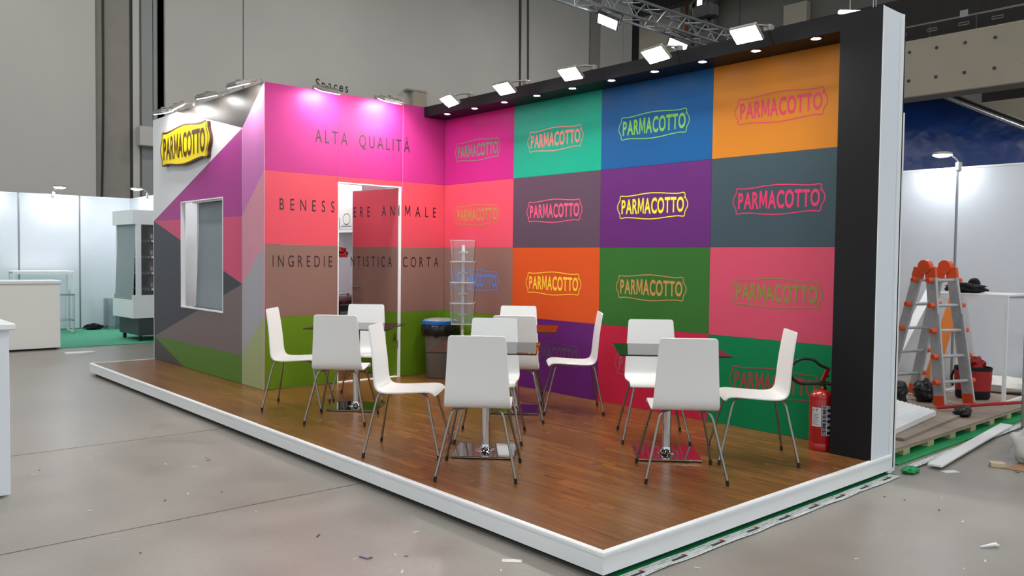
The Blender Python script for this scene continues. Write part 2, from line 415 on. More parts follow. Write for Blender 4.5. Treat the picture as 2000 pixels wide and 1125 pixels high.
# concrete bridge, railing and blue tarpaulin beyond the right-hand booth
br = empty('concrete_bridge', (0, 0, 0)); tag(br, 'beige concrete bridge beam with tie holes crossing above the blue tarpaulin', 'beam')
B((-6, 12, 4.90 + Z0), (9, 12.6, 6.10 + Z0), .02).build('beam', 'beam', br)
for i in range(14):
    for z in (5.25, 5.85): MB().lathe([(0, 0), (.035, 0), (.035, .01), (0, .01)], 10).build('tie_hole', 'tray', br, loc=(-1.3 + i * .55, 11.995, z + Z0)).rotation_euler = (R(90), 0, 0)
B((-6, 15.6, 4.6 + Z0), (9, 16.0, 5.25 + Z0)).build('second_beam', 'beam', br)
rl = empty('bridge_railing', (0, 12.1, 6.1 + Z0)); tag(rl, 'thin metal railing with bracket plates along the concrete bridge top', 'railing')
MB().tube([(-6, 0, .32), (9, 0, .32)], .018).build('handrail', 'alu', rl)
for i in range(16): B((-5.6 + i * .9, -.012, 0), (-5.576 + i * .9, .012, .32)).build('post', 'tray', rl)
for i in range(12): MB().tube([(-1.2 + i * .62, -.02, .14), (-1.0 + i * .62, -.02, .14), (-1.0 + i * .62, -.02, .19), (-1.2 + i * .62, -.02, .19)], .008, 5, closed=True).build('bracket', 'hallcol', rl)
for i in range(4): B((-.6 + i * 1.9, -.02, .30), (-.45 + i * 1.9, -.01, .44)).build('sign_plate', 'hallcol', rl)
B((-6, .5, 0), (9, .56, 1.1)).build('infill_panel', 'ceil', rl)
bt = empty('blue_tarpaulin', (0, 13.0, 0)); tag(bt, 'glossy blue tarpaulin wall with a sloping grey top edge behind the white partition', 'tarpaulin')
MB().prism([(-6.9, 0), (5.72, 0), (5.72, 2.45), (2.28, 4.29), (.43, 5.30), (-1.2, 6.2), (-6.9, 6.2)], 0, .08, lambda u, v, n: (u, n, v)).build('sheet', 'blue', bt)
e0, e1 = Vector((5.72, -.05, 2.45)), Vector((-.6, -.05, 5.86))
bt.rotation_euler = (R(-7), 0, 0)
MB().tube([e0, e1], .045, 6).build('edge_rail', 'alu', bt); MB().tube([e0 + Vector((0, 0, .12)), e1 + Vector((0, 0, .12))], .05, 6).build('edge_trim', 'tray', bt)

# truss with floodlights, hoist
tr = empty('lighting_truss', (-1.64, 0, 5.62 + Z0)); tag(tr, 'aluminium box truss hanging beyond the booth wall with diagonal bracing', 'truss')
Y0, Y1, S = 1.0, 11.5, .30
for x in (0, S):
    for z in (0, S): MB().tube([(x - S / 2, Y0, z), (x - S / 2, Y1, z)], .025, 8).build('chord', 'alu', tr, 40)
k = 0; y = Y0
while y < Y1 - .3:
    d = .3
    for (pa, pb) in (((-S / 2, 0), (-S / 2, S)), ((S / 2, 0), (S / 2, S)), ((-S / 2, S), (S / 2, S)), ((-S / 2, 0), (S / 2, 0))):
        a, b = (pa, pb) if k % 2 == 0 else (pb, pa)
        MB().tube([(a[0], y, a[1]), (b[0], y + d, b[1])], .011, 5).build('brace', 'alu', tr)
    y += d; k += 1
tf = None
for i, (x, y, z) in enumerate(((-1.61, 4.64, 5.44), (-1.58, 6.55, 5.38))):
    if i == 0:
        tf = empty('truss_floodlight'); tag(tf, 'square white-lit floodlight clamped under the box truss', 'floodlight', 'floodlights on the truss')
        B((-.2, -.17, 0), (.2, .17, .06), .01).build('housing', 'tray', tf)
        B((-.17, -.14, -.006), (.17, .14, -.001)).build('led_panel', 'trussglow', tf)
        MB().tube([(-.2, 0, .03), (-.2, 0, .22), (.2, 0, .22), (.2, 0, .03)], .012, 6).build('yoke', 'tray', tf); o = tf
    else: o = copy_tree(tf)
    o['label'] = ('square white-lit floodlight clamped under the truss over the hall wall', 'square white-lit floodlight clamped under the truss below the chain hoist')[i]
    o.location = (x, y, z + Z0 + .0); o.rotation_euler = (R(-14), R(24), R(40))
ho = empty('chain_hoist', (-1.9, 7.85, 5.98 + Z0)); tag(ho, 'black chain hoist motor hanging above the truss', 'hoist')
B((-.25, -.13, .2), (.25, .13, .48), .04).build('motor', 'blackrub', ho); B((-.16, -.1, 0), (.1, .1, .2), .03).build('chain_bag', 'blackrub', ho)
MB().tube([(-.25, 0, .4)] + [(-.25 - .12 * math.sin(t), 0, .4 + .12 - .12 * math.cos(t)) for t in [i * .5 for i in range(1, 8)]], .015, 6).build('cable', 'blackrub', ho)
MB().tube([(0, 0, .45), (0, 0, 5)], .015, 6).build('chain', 'tray', ho)
lt = empty('linear_lamp', (2.0, 5.66, 5.02 + Z0), math.atan2(.38, .335)); tag(lt, 'slim linear white lamp hung from wires above the black pillar', 'lamp')
B((0, -.03, 0), (.56, .03, .045)).build('tube', 'tubeglow', lt)
for x in (.16, .54, .50): MB().tube([(x, 0, .04), (x, 0, 5.5)], .006, 5).build('wire', 'alu', lt)
vt = empty('vertical_tube_lamp', (-2.3, 8.2, 6.25 + Z0)); tag(vt, 'upright glowing tube lamp beside the chain hoist', 'lamp')
MB().tube([(0, 0, 0), (0, 0, 1.2)], .05, 10).build('tube', 'tubeglow', vt); MB().tube([(0, 0, -.06), (0, 0, 0)], .055, 10).build('socket', 'tray', vt)

# ================================================================== PLATFORM
PXL, PXR, PYF, PYB = -3.27, 5.353, -3.055, .06
pf = empty('platform', (0, 0, 0)); tag(pf, 'raised booth platform with brown wood-look planks and white edging', 'platform')
B((PXL + .04, PYF + .03, 0), (PXR - .03, PYB, Z0 - .02)).build('support_frame', 'blackrub', pf)
B((PXL, PYF, Z0 - .03), (PXR, PYB, Z0 - .009)).build('subfloor', 'darkgrey', pf)
PW, PL = .195, 1.29; row = 0; y = PYF + .002; shared = {}
while y < -.01:
    x = PXL + .002 - (row * .47 % PL)
    while x < PXR - .002:
        a, b = max(x, PXL + .002), min(x + PL, PXR - .002)
        yb = min(y + PW, -.001)
        if b - a > .03 and not (b < .0 and y > -2.2 and False):
            ln, wd = round(b - a, 3), round(yb - y, 3)
            if (ln, wd) not in shared:
                o = B((0, -wd / 2, -.009), (ln - .0012, wd / 2 - .0012, 0), .0008).build('plank', 'wood', pf); shared[ln, wd] = o.data
            else:
                o = bpy.data.objects.new('plank', shared[ln, wd]); COL.objects.link(o); o.parent = pf
            o.location = (a, (y + yb) / 2, Z0)
        x += PL
    y += PW; row += 1
LIP = .028
def skirt(p0, p1, nrm):
    """edging profile between two points: rounded lip above a vertical board"""
    d = Vector((p1[0] - p0[0], p1[1] - p0[1], 0)); L_ = d.length; d.normalize(); n = Vector((nrm[0], nrm[1], 0))
    prof = [(-.002, .004), (LIP - .008, .004), (LIP - .002, .001), (LIP, -.006), (LIP, -.018), (LIP - .006, -.02), (LIP - .006, -.106), (LIP - .016, -.106), (LIP - .016, -.012), (-.002, -.008)]
    return prof, d, n, L_
def skirt_piece(p0, p1, nrm, m0=0, m1=0):
    prof, d, n, L_ = skirt(p0, p1, nrm); k = len(prof); vs = []
    for end, mit in ((0, -m0), (L_, m1)):
        for a, z in prof: vs.append(Vector((p0[0], p0[1], Z0)) + d * (end + mit * a) + n * a + Vector((0, 0, z)))
    fs = [(i, (i + 1) % k, k + (i + 1) % k, k + i) for i in range(k)] + [tuple(range(k)), tuple(range(k, 2 * k))[::-1]]
    MB().add(vs, fs).build('edge_board', 'white', pf)
fx = [PXL, -1.7, -.16, 1.15, 3.3, PXR]
for i in range(5): skirt_piece((fx[i] + (.0012 if i else 0), PYF), (fx[i + 1] - (.0012 if i < 4 else 0), PYF), (0, -1), 1 if i == 0 else 0, 1 if i == 4 else 0)
skirt_piece((PXR, PYF), (PXR, -.0), (1, 0), 1, 0)
skirt_piece((PXL, -2.3), (PXL, PYF), (-1, 0), 0, 1)

# ================================================================== COLOURED BACK WALL
CX = [0, 1.2445, 2.5203, 3.793, 5.06]; RH = .75
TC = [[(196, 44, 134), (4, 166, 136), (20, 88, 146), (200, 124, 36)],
      [(232, 84, 106), (92, 74, 90), (98, 42, 112), (62, 80, 88)],
      [(146, 110, 100), (218, 86, 34), (52, 108, 44), (206, 78, 104)],
      [(104, 146, 24), (102, 34, 116), (198, 36, 68), (0, 124, 74)]]
LC = [[(104, 146, 104), (240, 134, 128), (122, 196, 84), (206, 48, 84)],
      [(196, 150, 72), (242, 92, 132), (244, 232, 56), (222, 44, 100)],
      [(82, 140, 226), (254, 212, 60), (190, 142, 72), (130, 134, 54)],
      [(70, 110, 30), (84, 70, 92), (166, 92, 104), (156, 58, 58)]]
wk = empty('wall_colour', (0, 0, Z0), kind='structure')
B((-.05, .022, -.1), (5.36, .07, 3.1)).build('backing_board', 'black', wk)
bw, bh = .81, .238
BDG = badge(bw, bh)
def bow(a, b):                      # lettering swells slightly toward the middle
    u = a / .71 * 2 - 1; k = 1.10 - .10 * u * u
    return (a, (b - .06) * k)
PARMA = layout('PARMACOTTO', .122, .72, .555, .026)
bf = lambda u, v, n: (u, -n, v)
logo_t = MB(); put_text(logo_t, PARMA, lambda u, v, n: (u - .355, -n, v), .0012, bow)
logo_b = MB(); ribbon(logo_b, BDG, .0085, bf, 0, .0012)
tri = MB(); put_text(tri, layout('®', .022, .022, 1), lambda u, v, n: (u + .36, -n, v + .05), .0012)
lt_me = lb_me = None
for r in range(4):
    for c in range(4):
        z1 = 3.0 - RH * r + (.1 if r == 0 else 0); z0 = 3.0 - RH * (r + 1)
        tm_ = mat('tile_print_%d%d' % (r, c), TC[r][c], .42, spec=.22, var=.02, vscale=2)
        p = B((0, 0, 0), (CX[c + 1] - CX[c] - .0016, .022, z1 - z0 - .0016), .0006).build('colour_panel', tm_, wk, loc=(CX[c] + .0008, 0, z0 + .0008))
        lm = mat('logo_print_%d%d' % (r, c), LC[r][c], .4)
        cx = (CX[c + 1] - CX[c]) / 2 - .012
        cz = .375 + (.003 if r else -.0) + (-.0 if r else -.01)
        if r == 3: cz = .40
        for me_, nm in ((logo_t, 'logo_lettering'), (logo_b, 'logo_outline'), (tri, 'registered_mark')):
            o = me_.build(nm, lm, p, loc=(cx, 0, cz))

# black fascia beam over the wall
HT = 3.141; FD = -.305; SOF = 3.025
fa = empty('fascia_beam', (0, 0, Z0)); tag(fa, 'black fascia beam with recessed spots along the top of the coloured wall', 'beam')
B((.001, FD, SOF), (5.062, FD + .02, HT)).build('front_board', 'black', fa)
B((.001, FD + .02, SOF), (5.062, -.001, SOF + .018)).build('soffit_board', 'black', fa)
B((.001, FD + .02, HT - .018), (5.062, .07, HT)).build('top_board', 'black', fa)
# pillar
pl = empty('pillar', (5.06, FD, Z0)); tag(pl, 'tall pillar with black front and white side closing the coloured wall', 'pillar')
B((0.003, 0, .004), (.306, .012, HT)).build('front_board', 'black', pl)
B((.003, .012, .004), (.02, .30, HT)).build('inner_board', 'black', pl)
B((.292, .0125, .004), (.306, .27, HT)).build('side_board', 'greyside', pl)
B((.306, 0, .004), (.3105, .008, HT)).build('corner_trim', 'white', pl)
B((.292, .272, -.13), (.309, .325, HT)).build('rear_board', 'greyside', pl)
B((.309, .30, -.13), (.313, .327, HT)).build('corner_trim', 'white', pl)
B((.28, .33, -.13), (.30, .40, 2.46)).build('back_strip', 'white', pl)
B((.02, .012, HT - .02), (.292, .325, HT - .002)).build('cap', 'white', pl)

# recessed spots
dl = None
for i in range(10):
    if dl is None:
        dl = empty('recessed_spot'); tag(dl, 'small round recessed spot in the underside of the black fascia', 'spotlight', 'recessed spots in the black fascia')
        MB().lathe([(.034, .004), (.034, -.004), (.046, -.004), (.046, .0), (.05, 0)], 20).build('rim', 'chrome', dl, 40)
        MB().lathe([(0, -.002), (.033, -.002)], 20).build('led_disc', 'downglow', dl); o = dl
    else: o = copy_tree(dl)
    o.location = (.372 + .4975 * i, -.25, SOF + Z0)

# ================================================================== LEFT WALL OF THE BOOTH (door wall)
D1 = -2.278; DY0, DY1, DZ = -1.44, -.622, 2.19
wd_ = empty('wall_door', (0, 0, Z0), kind='structure')
BAND = [(0, .75, (98, 132, 26)), (.75, 1.5, (142, 108, 98)), (1.5, 2.25, (224, 82, 98)), (2.25, HT, (194, 52, 134))]
bm = [mat('band_print_%d' % i, b[2], .42, spec=.22, var=.02, vscale=2) for i, b in enumerate(BAND)]
for y0, y1, cuts in ((D1, DY0, 0), (DY1, -.0005, 0)):
    for i, (z0, z1, c) in enumerate(BAND):
        B((-.04, y0 + .0006, z0 + .0006 + (.004 if i == 0 else 0)), (0, y1 - .0006, z1 - .0006), .0005).build('band_panel', bm[i], wd_)
B((-.04, DY0 + .0006, DZ + .0006), (0, DY1 - .0006, 2.2494), .0005).build('lintel_panel', bm[2], wd_)
B((-.04, DY0 + .0006, 2.2506), (0, DY1 - .0006, HT), .0005).build('lintel_panel', bm[3], wd_)
B((.0, -.6045, 2.12), (.003, -.5985, HT)).build('joint_strip', mat('joint_pink', (232, 120, 190), .3), wd_)
lf = lambda u, v, n: (n, u, v)
def wall_line(text, h, y0, y1, z, xs, name, off):
    items = layout(text, h, y1 - y0, xs, off, .55)
    groups = [MB(), MB(), MB()]
    door_items = []
    for it in items:
        c = y0 + it[1] + it[2] / 2
        g = 0 if c < DY0 else (2 if c > DY1 else 1)
        if g == 1: door_items.append((it[0], it[1], it[2], it[3], it[4])); continue
        put_text(groups[g], [it], lambda u, v, n: (n, y0 + u, z + v), .0015)
    for g in (0, 2):
        if groups[g].V: groups[g].build(name, 'lettering', wd_)
    return door_items, y0, z
L1 = [wall_line('ALTA QUALITÀ', .135, -1.715, -.505, 2.592, .62, 'wall_lettering', .004) ]
# ALTA QUALITÀ stands above the door: put every letter on the wall
tm = MB(); put_text(tm, layout('ALTA QUALITÀ', .135, 1.21, .62, .004, .55), lambda u, v, n: (n, -1.715 + u, 2.592 + v))
for o in [o for o in wd_.children if o.name.startswith('wall_lettering')]: bpy.data.objects.remove(o)
tm.build('wall_lettering', 'lettering', wd_)
dA = wall_line('BENESSERE ANIMALE', .118, -2.115, -.125, 1.857, .62, 'wall_lettering', .004)
dB = wall_line('INGREDIENTISTICA CORTA', .118, -2.19, -.08, 1.268, .60, 'wall_lettering', .004)
# door frame
dfm = empty('door_1', (0, 0, Z0), kind='structure')
B((-.06, DY0, .004), (.006, DY0 + .012, DZ)).build('jamb', 'white', dfm); B((-.06, DY1 - .03, .004), (.008, DY1, DZ)).build('jamb', 'white', dfm)
B((-.06, DY0 + .012, DZ - .014), (.006, DY1 - .03, DZ)).build('head', 'white', dfm); B((-.07, DY0, .0), (.01, DY1, .006)).build('threshold', 'white', dfm)
leaf = empty('door_2', (-.004, DY1 - .032, Z0), 0, kind='structure')
# leaf is modelled closed (running toward -y from the hinge) then swung inward
LW = .775
for i, (z0, z1, c) in enumerate(BAND):
    z1 = min(z1, DZ - .02); z0 = max(z0, .012)
    if z1 <= z0: continue
    B((-.036, -LW, z0), (0, -.002, z1)).build('leaf_panel', bm[i], leaf)
B((-.038, -LW - .006, .012), (.001, -LW, DZ - .02)).build('edge_strip', 'white', leaf); B((-.038, -.002, .012), (.001, .004, DZ - .02)).build('edge_strip', 'white', leaf)
dC = (layout('A', .118, .075, .6, .004), -.735, .39)
for items, y0, z in (dA, dB, dC):
    tm = MB()
    put_text(tm, items, lambda u, v, n: (n, y0 + u - (DY1 - .032), z + v), .0015); 
    if tm.V: tm.build('door_lettering', 'lettering', leaf)
for z in (.33, 1.86): MB().tube([(.006, .004, z), (.006, .004, z + .09)], .009, 8).build('hinge', 'steel', leaf, 40)
hd = MB().tube([(0, -LW + .06, 1.02), (.05, -LW + .06, 1.02), (.055, -LW + .07, 1.02), (.055, -LW + .18, 1.02)], .009, 8).build('handle', 'steel', leaf, 40)
leaf.rotation_euler = (0, 0, -R(79))

# ================================================================== PATTERNED FRONT WALL
XL, XC = -3.32, -.53
wf = empty('wall_front', (0, D1, Z0), kind='structure')
WIN = (-2.335, -1.04, .735, 2.03)
def clip(poly, axis, val, keep):
    out = []
    for i, p in enumerate(poly):
        q = poly[(i + 1) % len(poly)]; ip = (p[axis] - val) * keep >= 0; iq = (q[axis] - val) * keep >= 0
        if ip: out.append(p)
        if ip != iq:
            t = (val - p[axis]) / (q[axis] - p[axis]); out.append((p[0] + (q[0] - p[0]) * t, p[1] + (q[1] - p[1]) * t))
    return out
PRINT = [([(-2.45, HT), (0, HT), (XC, 2.734)], (52, 46, 44)),
         ([(XL, HT), (-2.45, HT), (XC, 2.734), (XL, 1.82)], (228, 228, 230)),
         ([(XC, 2.734), (XC, 1.80), (XL, 1.82)], (172, 62, 142)),
         ([(XL, 1.82), (XC, 1.80), (XC, 1.075)], (214, 80, 118)),
         ([(XL, 1.82), (XC, 1.075), (XL, .30)], (66, 66, 76)),
         ([(XL, .30), (XC, 1.075), (XC, .31)], (122, 108, 108)),
         ([(XL, .30), (XC, .31), (XC, 0.003), (-2.25, 0.003)], (88, 128, 44)),
         ([(XL, .30), (-2.25, 0.003), (XL, 0.003)], (74, 72, 70)),
         ([(XC, 2.734), (0, HT), (0, 2.25), (XC, 1.81)], (204, 120, 184)),
         ([(XC, 1.81), (0, 2.25), (0, 1.49), (XC, 1.085)], (218, 148, 166)),
         ([(XC, 1.085), (0, 1.49), (0, .75), (XC, .33)], (172, 170, 178)),
         ([(XC, .33), (0, .75), (0, .003), (XC, .003)], (166, 176, 128))]
x0, x1, z0, z1 = WIN
for i, (poly, c) in enumerate(PRINT):
    fm = mat('facet_print_%d' % i, c, .42, spec=.22, var=.02, vscale=2)
    b = MB()
    for cl in ([(0, x0, -1)], [(0, x1, 1)], [(0, x0, 1), (0, x1, -1), (1, z0, -1)], [(0, x0, 1), (0, x1, -1), (1, z1, 1)]):
        q = poly
        for ax, val, kp in cl:
            q = clip(q, ax, val, kp)
            if len(q) < 3: break
        if len(q) >= 3: b.prism(q, -.004, .0, lambda u, v, n: (u, n, v))
    b.build('printed_facet', fm, wf)
for lo, hi in (((XL, 0, .003), (x0, .04, HT)), ((x1, 0, .003), (-.041, .04, HT)), ((x0, 0, .003), (x1, .04, z0)), ((x0, 0, z1), (x1, .04, HT))):
    B(lo, hi).build('board', 'white', wf)
B((-.0035, -.006, .003), (.0035, .001, HT)).build('corner_trim', mat('corner_trim_pink', (206, 150, 176), .3), wf)
B((XC - .003, -.0055, .003), (XC + .003, -.0035, 2.73)).build('joint_strip', mat('joint_pale', (190, 176, 182), .3), wf)
B((XL - .012, -.006, .003), (XL, .04, HT)).build('edge_trim', 'greyside', wf)
win = empty('window_1', (0, D1, Z0), kind='structure')
t = .014
B((x0, -.008, z0), (x0 + t, .045, z1)).build('reveal', 'white', win); B((x1 - t, -.008, z0), (x1, .045, z1)).build('reveal', 'white', win)
B((x0 + t, -.008, z1 - t), (x1 - t, .045, z1)).build('reveal', 'white', win); B((x0 + t, -.012, z0), (x1 - t, .045, z0 + t)).build('sill', 'white', win)
# side and inner walls of the storage room
wi = empty('wall_storage', (0, 0, Z0), kind='structure')
B((XL, D1 + .04, 0.003), (XL + .03, -.02, HT - .012)).build('side_panel', 'whitepaint', wi)
B((XL + .03, -.08, 0.003), (-.05, -.04, HT - .012)).build('rear_panel', 'whitepaint', wi)

# ================================================================== BOOTH LAMPS
def flood(glow):
    o = empty('floodlight')
    b = MB(); b.T = Matrix.Translation((0, 0, 0)) @ Matrix.Rotation(R(0), 4, 'X')
    b.box((-.122, -.084, 0), (.122, .084, .032), .006); b.build('housing', 'lampbody', o)
    B((-.11, -.07, -.004), (.11, .07, -.001)).build('led_panel', glow, o)
    b = MB()
    for i in range(7): b.box((-.105 + i * .034, -.07, .032), (-.1 + i * .034, .07, .046))
    b.build('cooling_fins', 'lampbody', o)
    return o
def arm(root, target, m='lampbody'):
    """bent arm from the back of the lamp to a clamp on the wall top (target in world space)"""
    Mi = (Matrix.Translation(root.location) @ root.rotation_euler.to_matrix().to_4x4() @ Matrix.Diagonal((*root.scale, 1))).inverted()
    t_ = Vector(target); mid = (root.location + t_) / 2; mid.z = max(root.location.z, t_.z) + .012
    pts = [Vector((0, 0, .035)), Vector((0, 0, .06)), Mi @ mid, Mi @ (t_ + Vector((0, 0, .03)))]
    MB().tube(bez(pts, 5), .009, 8).build('arm', m, root, 50)
    b = MB(); b.T = Mi @ Matrix.Translation(t_); b.box((-.03, -.03, -.012), (.03, .03, .04), .006); b.build('clamp', m, root)
FG = 'floodlights on the black fascia'
for i, (x, lab) in enumerate(((.80, 'magenta tile'), (1.70, 'teal tile'), (2.62, 'blue tile beside the teal one'), (3.60, 'blue tile beside the orange one'), (4.45, 'ochre tile'))):
    f = flood('lampglow')
    f.location = (x, FD - .24, 3.07 + Z0); f.scale = (.92, .92, .92); f.rotation_euler = (R(-35), R(-3 + 2 * (i % 3)), R((-6, 3, 5, -2, 4)[i])); arm(f, (x + .02, FD + .04, HT + Z0 + .014))
    tag(f, 'square warm-white floodlight on the black fascia above the ' + lab, 'floodlight', FG)
for i, (x, lab, rz) in enumerate(((-2.42, 'at the outer end of the patterned wall', 8), (-1.93, 'above the yellow sign', -12), (-1.04, 'over the dark printed triangle', 4), (-.21, 'at the corner by the pink wall', 0))):
    f = flood('frontglow')
    f.location = (x, D1 - .18, 3.105 + Z0); f.rotation_euler = (R(20 if i != 1 else 32), R(3), R(rz)); arm(f, (x + .03, D1 + .02, HT + Z0 + .014))
    tag(f, 'square floodlight on a short arm ' + lab, 'floodlight', 'floodlights on the patterned wall')
for i, (y, lab) in enumerate(((-1.67, 'above the first word on the magenta band'), (-.90, 'above the second word on the magenta band'))):
    f = flood('frontglow')
    f.location = (.18, y, 3.105 + Z0); f.rotation_euler = (R(20), R(2), R(90)); arm(f, (-.02, y - .03, HT + Z0 + .014))
    tag(f, 'square floodlight on a short arm ' + lab, 'floodlight', 'floodlights on the door wall')

# yellow sign
sg = empty('logo_sign', (-2.10, D1 - .06, 2.70 + Z0)); tag(sg, 'yellow badge-shaped sign with dark brown lettering on the white printed corner', 'sign')
SB = badge(1.56, .47)
MB().prism(SB, 0, .05, lambda u, v, n: (u, n, v)).build('board', ['signyellow'], sg)
b = MB(); ribbon(b, SB, .022, lambda u, v, n: (u, -n, v), 0, .002); b.build('border', 'signbrown', sg)
MB().prism([(a * 1.006, c * 1.01) for a, c in SB], .012, .05, lambda u, v, n: (u, n, v)).build('edge_band', 'signbrown', sg)
def bow2(a, c):
    u = a / 1.34 * 2 - 1; k = 1.1 - .1 * u * u; return (a, (c - .125) * k)
b = MB(); put_text(b, layout('PARMACOTTO', .25, 1.36, .54, .022), lambda u, v, n: (u - .67, -n, v), .004, bow2); b.build('lettering', 'signbrown', sg)

# ================================================================== CHAIRS
def make_chair():
    root = empty('dining_chair')
    prof = bez([(.222, 0, .425), (.205, 0, .446), (.165, 0, .457), (.06, 0, .452), (-.06, 0, .445), (-.135, 0, .446), (-.175, 0, .458), (-.197, 0, .490), (-.206, 0, .55), (-.215, 0, .66), (-.230, 0, .78), (-.250, 0, .905)], 4)
    def ends(P, ds):
        d = (P[1] - P[0]).normalized(); return [P[0]] + [P[0] + d * x for x in ds] + P[1:]
    ds = (.0012, .004, .008, .0125)
    prof = ends(prof, ds); prof = ends(prof[::-1], ds)[::-1]
    n = len(prof); th = .012; b = MB(); vs = []; fs = []; k = 8
    L_ = [0]
    for i in range(1, n): L_.append(L_[-1] + (prof[i] - prof[i - 1]).length)
    for i, p in enumerate(prof):
        t = (prof[min(i + 1, n - 1)] - prof[max(i - 1, 0)]).normalized(); nr = Vector((-t.z, 0, t.x))
        s = L_[i] / L_[-1]
        hw = .196 + .012 * math.sin(min(1, s / .5) * math.pi / 2) if s < .5 else .208 - .03 * ((s - .5) / .5)
        for dist in (L_[i], L_[-1] - L_[i]):
            rr = .02
            if dist < rr: hw -= rr - math.sqrt(max(0, rr * rr - (rr - dist) ** 2)) if dist > 0 else rr * .9
        e = .003; h2 = th / 2
        if i in (0, n - 1): h2 = th / 2 - .0025
        for yy, tt in ((-hw + e, -h2), (hw - e, -h2), (hw, -h2 + e), (hw, h2 - e), (hw - e, h2), (-hw + e, h2), (-hw, h2 - e), (-hw, -h2 + e)):
            vs.append(p + Vector((0, yy, 0)) + nr * tt)
    for i in range(n - 1):
        for j in range(k):
            l = (j + 1) % k; fs.append((i * k + j, i * k + l, (i + 1) * k + l, (i + 1) * k + j))
    fs += [tuple(range(k))[::-1], tuple((n - 1) * k + j for j in range(k))]
    b.add(vs, fs).build('seat_shell', 'chairwhite', root, 35)
    for sx in (1, -1):
        for sy in (1, -1):
            fx_, fy_ = (.262 if sx > 0 else -.264), .25
            tx, ty = (.158 if sx > 0 else -.185), .158
            foot = Vector((fx_, fy_ * sy, .022)); top = Vector((tx, ty * sy, .432))
            inn = Vector((tx * .35, ty * sy * .40, .436))
            d1 = (foot - top).normalized(); d2 = (inn - top).normalized(); rb = .045; path = [foot]
            a, c = top + d1 * rb, top + d2 * rb
            for q in range(7):
                u = q / 6; path.append(a * (1 - u) ** 2 + top * 2 * u * (1 - u) + c * u * u)
            path.append(inn)
            lg = MB().tube(path, .0085, 8).build('leg', 'steel', root, 50)
            MB().tube([foot + Vector((0, 0, -.0205)), foot + Vector((0, 0, -.018)), foot - d1 * .012], .0105, 8).build('foot_cap', 'blackrub', lg, 50)
    B((-.075, -.075, .428), (.06, .075, .441)).build('seat_plate', 'steel', root)
    return root
CH = [((1.052, -2.427), 48, 'by the doorway table, its back toward the patterned wall'),
      ((1.81, -2.415), 136, 'by the doorway table, its back toward the platform front edge'),
      ((.995, -1.738), -42, 'by the doorway table, its back toward the open door'),
      ((3.10, -2.62), 43, 'by the middle table, side-on beside the platform front edge'),
      ((3.865, -2.595), 135, 'by the middle table, its back toward the platform corner'),
      ((3.13, -1.88), -45, 'by the middle table, its back toward the grey bin'),
      ((2.655, -1.205), 135, 'by the table below the orange tile, back to the middle table'),
      ((1.975, -.58), -45, 'by the table below the orange tile, its back nearest the brochure stand'),
      ((2.728, -.578), 229, 'by the table below the orange tile, back to the purple tile'),
      ((3.925, -.905), -45, 'by the table next to the fire extinguisher, back to the crimson tile'),
      ((4.722, -1.62), 136, 'by the fire extinguisher table, back to the platform side edge'),
      ((4.77, -.86), 223, 'by the table next to the fire extinguisher, standing beside the extinguisher')]
ch0 = make_chair()
for i, ((x, y), a, lab) in enumerate(CH):
    o = ch0 if i == 0 else copy_tree(ch0)
    o.location = (x, y, Z0 + .001); o.rotation_euler = (0, 0, R(a))
    tag(o, 'white shell chair ' + lab, 'chair', 'white shell chairs on the platform')

# ================================================================== TABLES
def make_table():
    root = empty('cafe_table'); h = .37
    g = MB(); g.box((-h, -h, .742), (h, h, .7425)); 
    t = MB().box((-h, -h, .7405), (h, h, .7505)).build('glass_top', 'glass', root)
    e = MB()
    for lo, hi in (((-h - .001, -h - .001, .7405), (h + .001, -h, .7505)), ((-h - .001, h, .7405), (h + .001, h + .001, .7505)), ((-h - .001, -h, .7405), (-h, h, .7505)), ((h, -h, .7405), (h + .001, h, .7505))): e.box(lo, hi)
    e.build('glass_edge', 'glassedge', t)
    MB().lathe([(.05, .022), (.046, .03), (.034, .045), (.032, .06), (.032, .70), (.036, .71), (.036, .725)], 24).build('column', 'chrome', root, 40)
    MB().box((-.22, -.22, .004), (.22, .22, .016), .004).build('base_plate', 'chrome', root)
    MB().lathe([(.072, .016), (.07, .02), (.05, .024), (.0, .026)], 24).build('base_collar', 'chrome', root, 40)
    for a in (45, 135, 225, 315):
        b = MB(); b.T = Matrix.Rotation(R(a), 4, 'Z'); b.box((.02, -.012, .722), (.2, .012, .731), .002); o = b.build('bracket_arm', 'chrome', root)
        b = MB(); b.T = Matrix.Rotation(R(a), 4, 'Z'); b.lathe([(.018, .731), (.018, .7402)], 12, (.185, 0, 0)); b.build('pad', 'blackrub', o)
    for sx in (-.19, .19):
        for sy in (-.19, .19): MB().lathe([(.02, 0), (.02, .005)], 10, (sx, sy, 0)).build('glide', 'blackrub', root)
    return root
TB = [((1.398, -2.034), 43, 'in front of the open doorway'), ((3.47, -2.215), 44, 'nearest the platform front edge, at the middle'), ((2.40, -.97), 43, 'below the orange tile'), ((4.335, -1.26), 45, 'beside the fire extinguisher')]
tb0 = make_table()
for i, ((x, y), a, lab) in enumerate(TB):
    o = tb0 if i == 0 else copy_tree(tb0)
    o.location = (x, y, Z0 + .0015); o.rotation_euler = (0, 0, R(a)); tag(o, 'square glass-topped chrome pedestal table ' + lab, 'table', 'glass cafe tables')

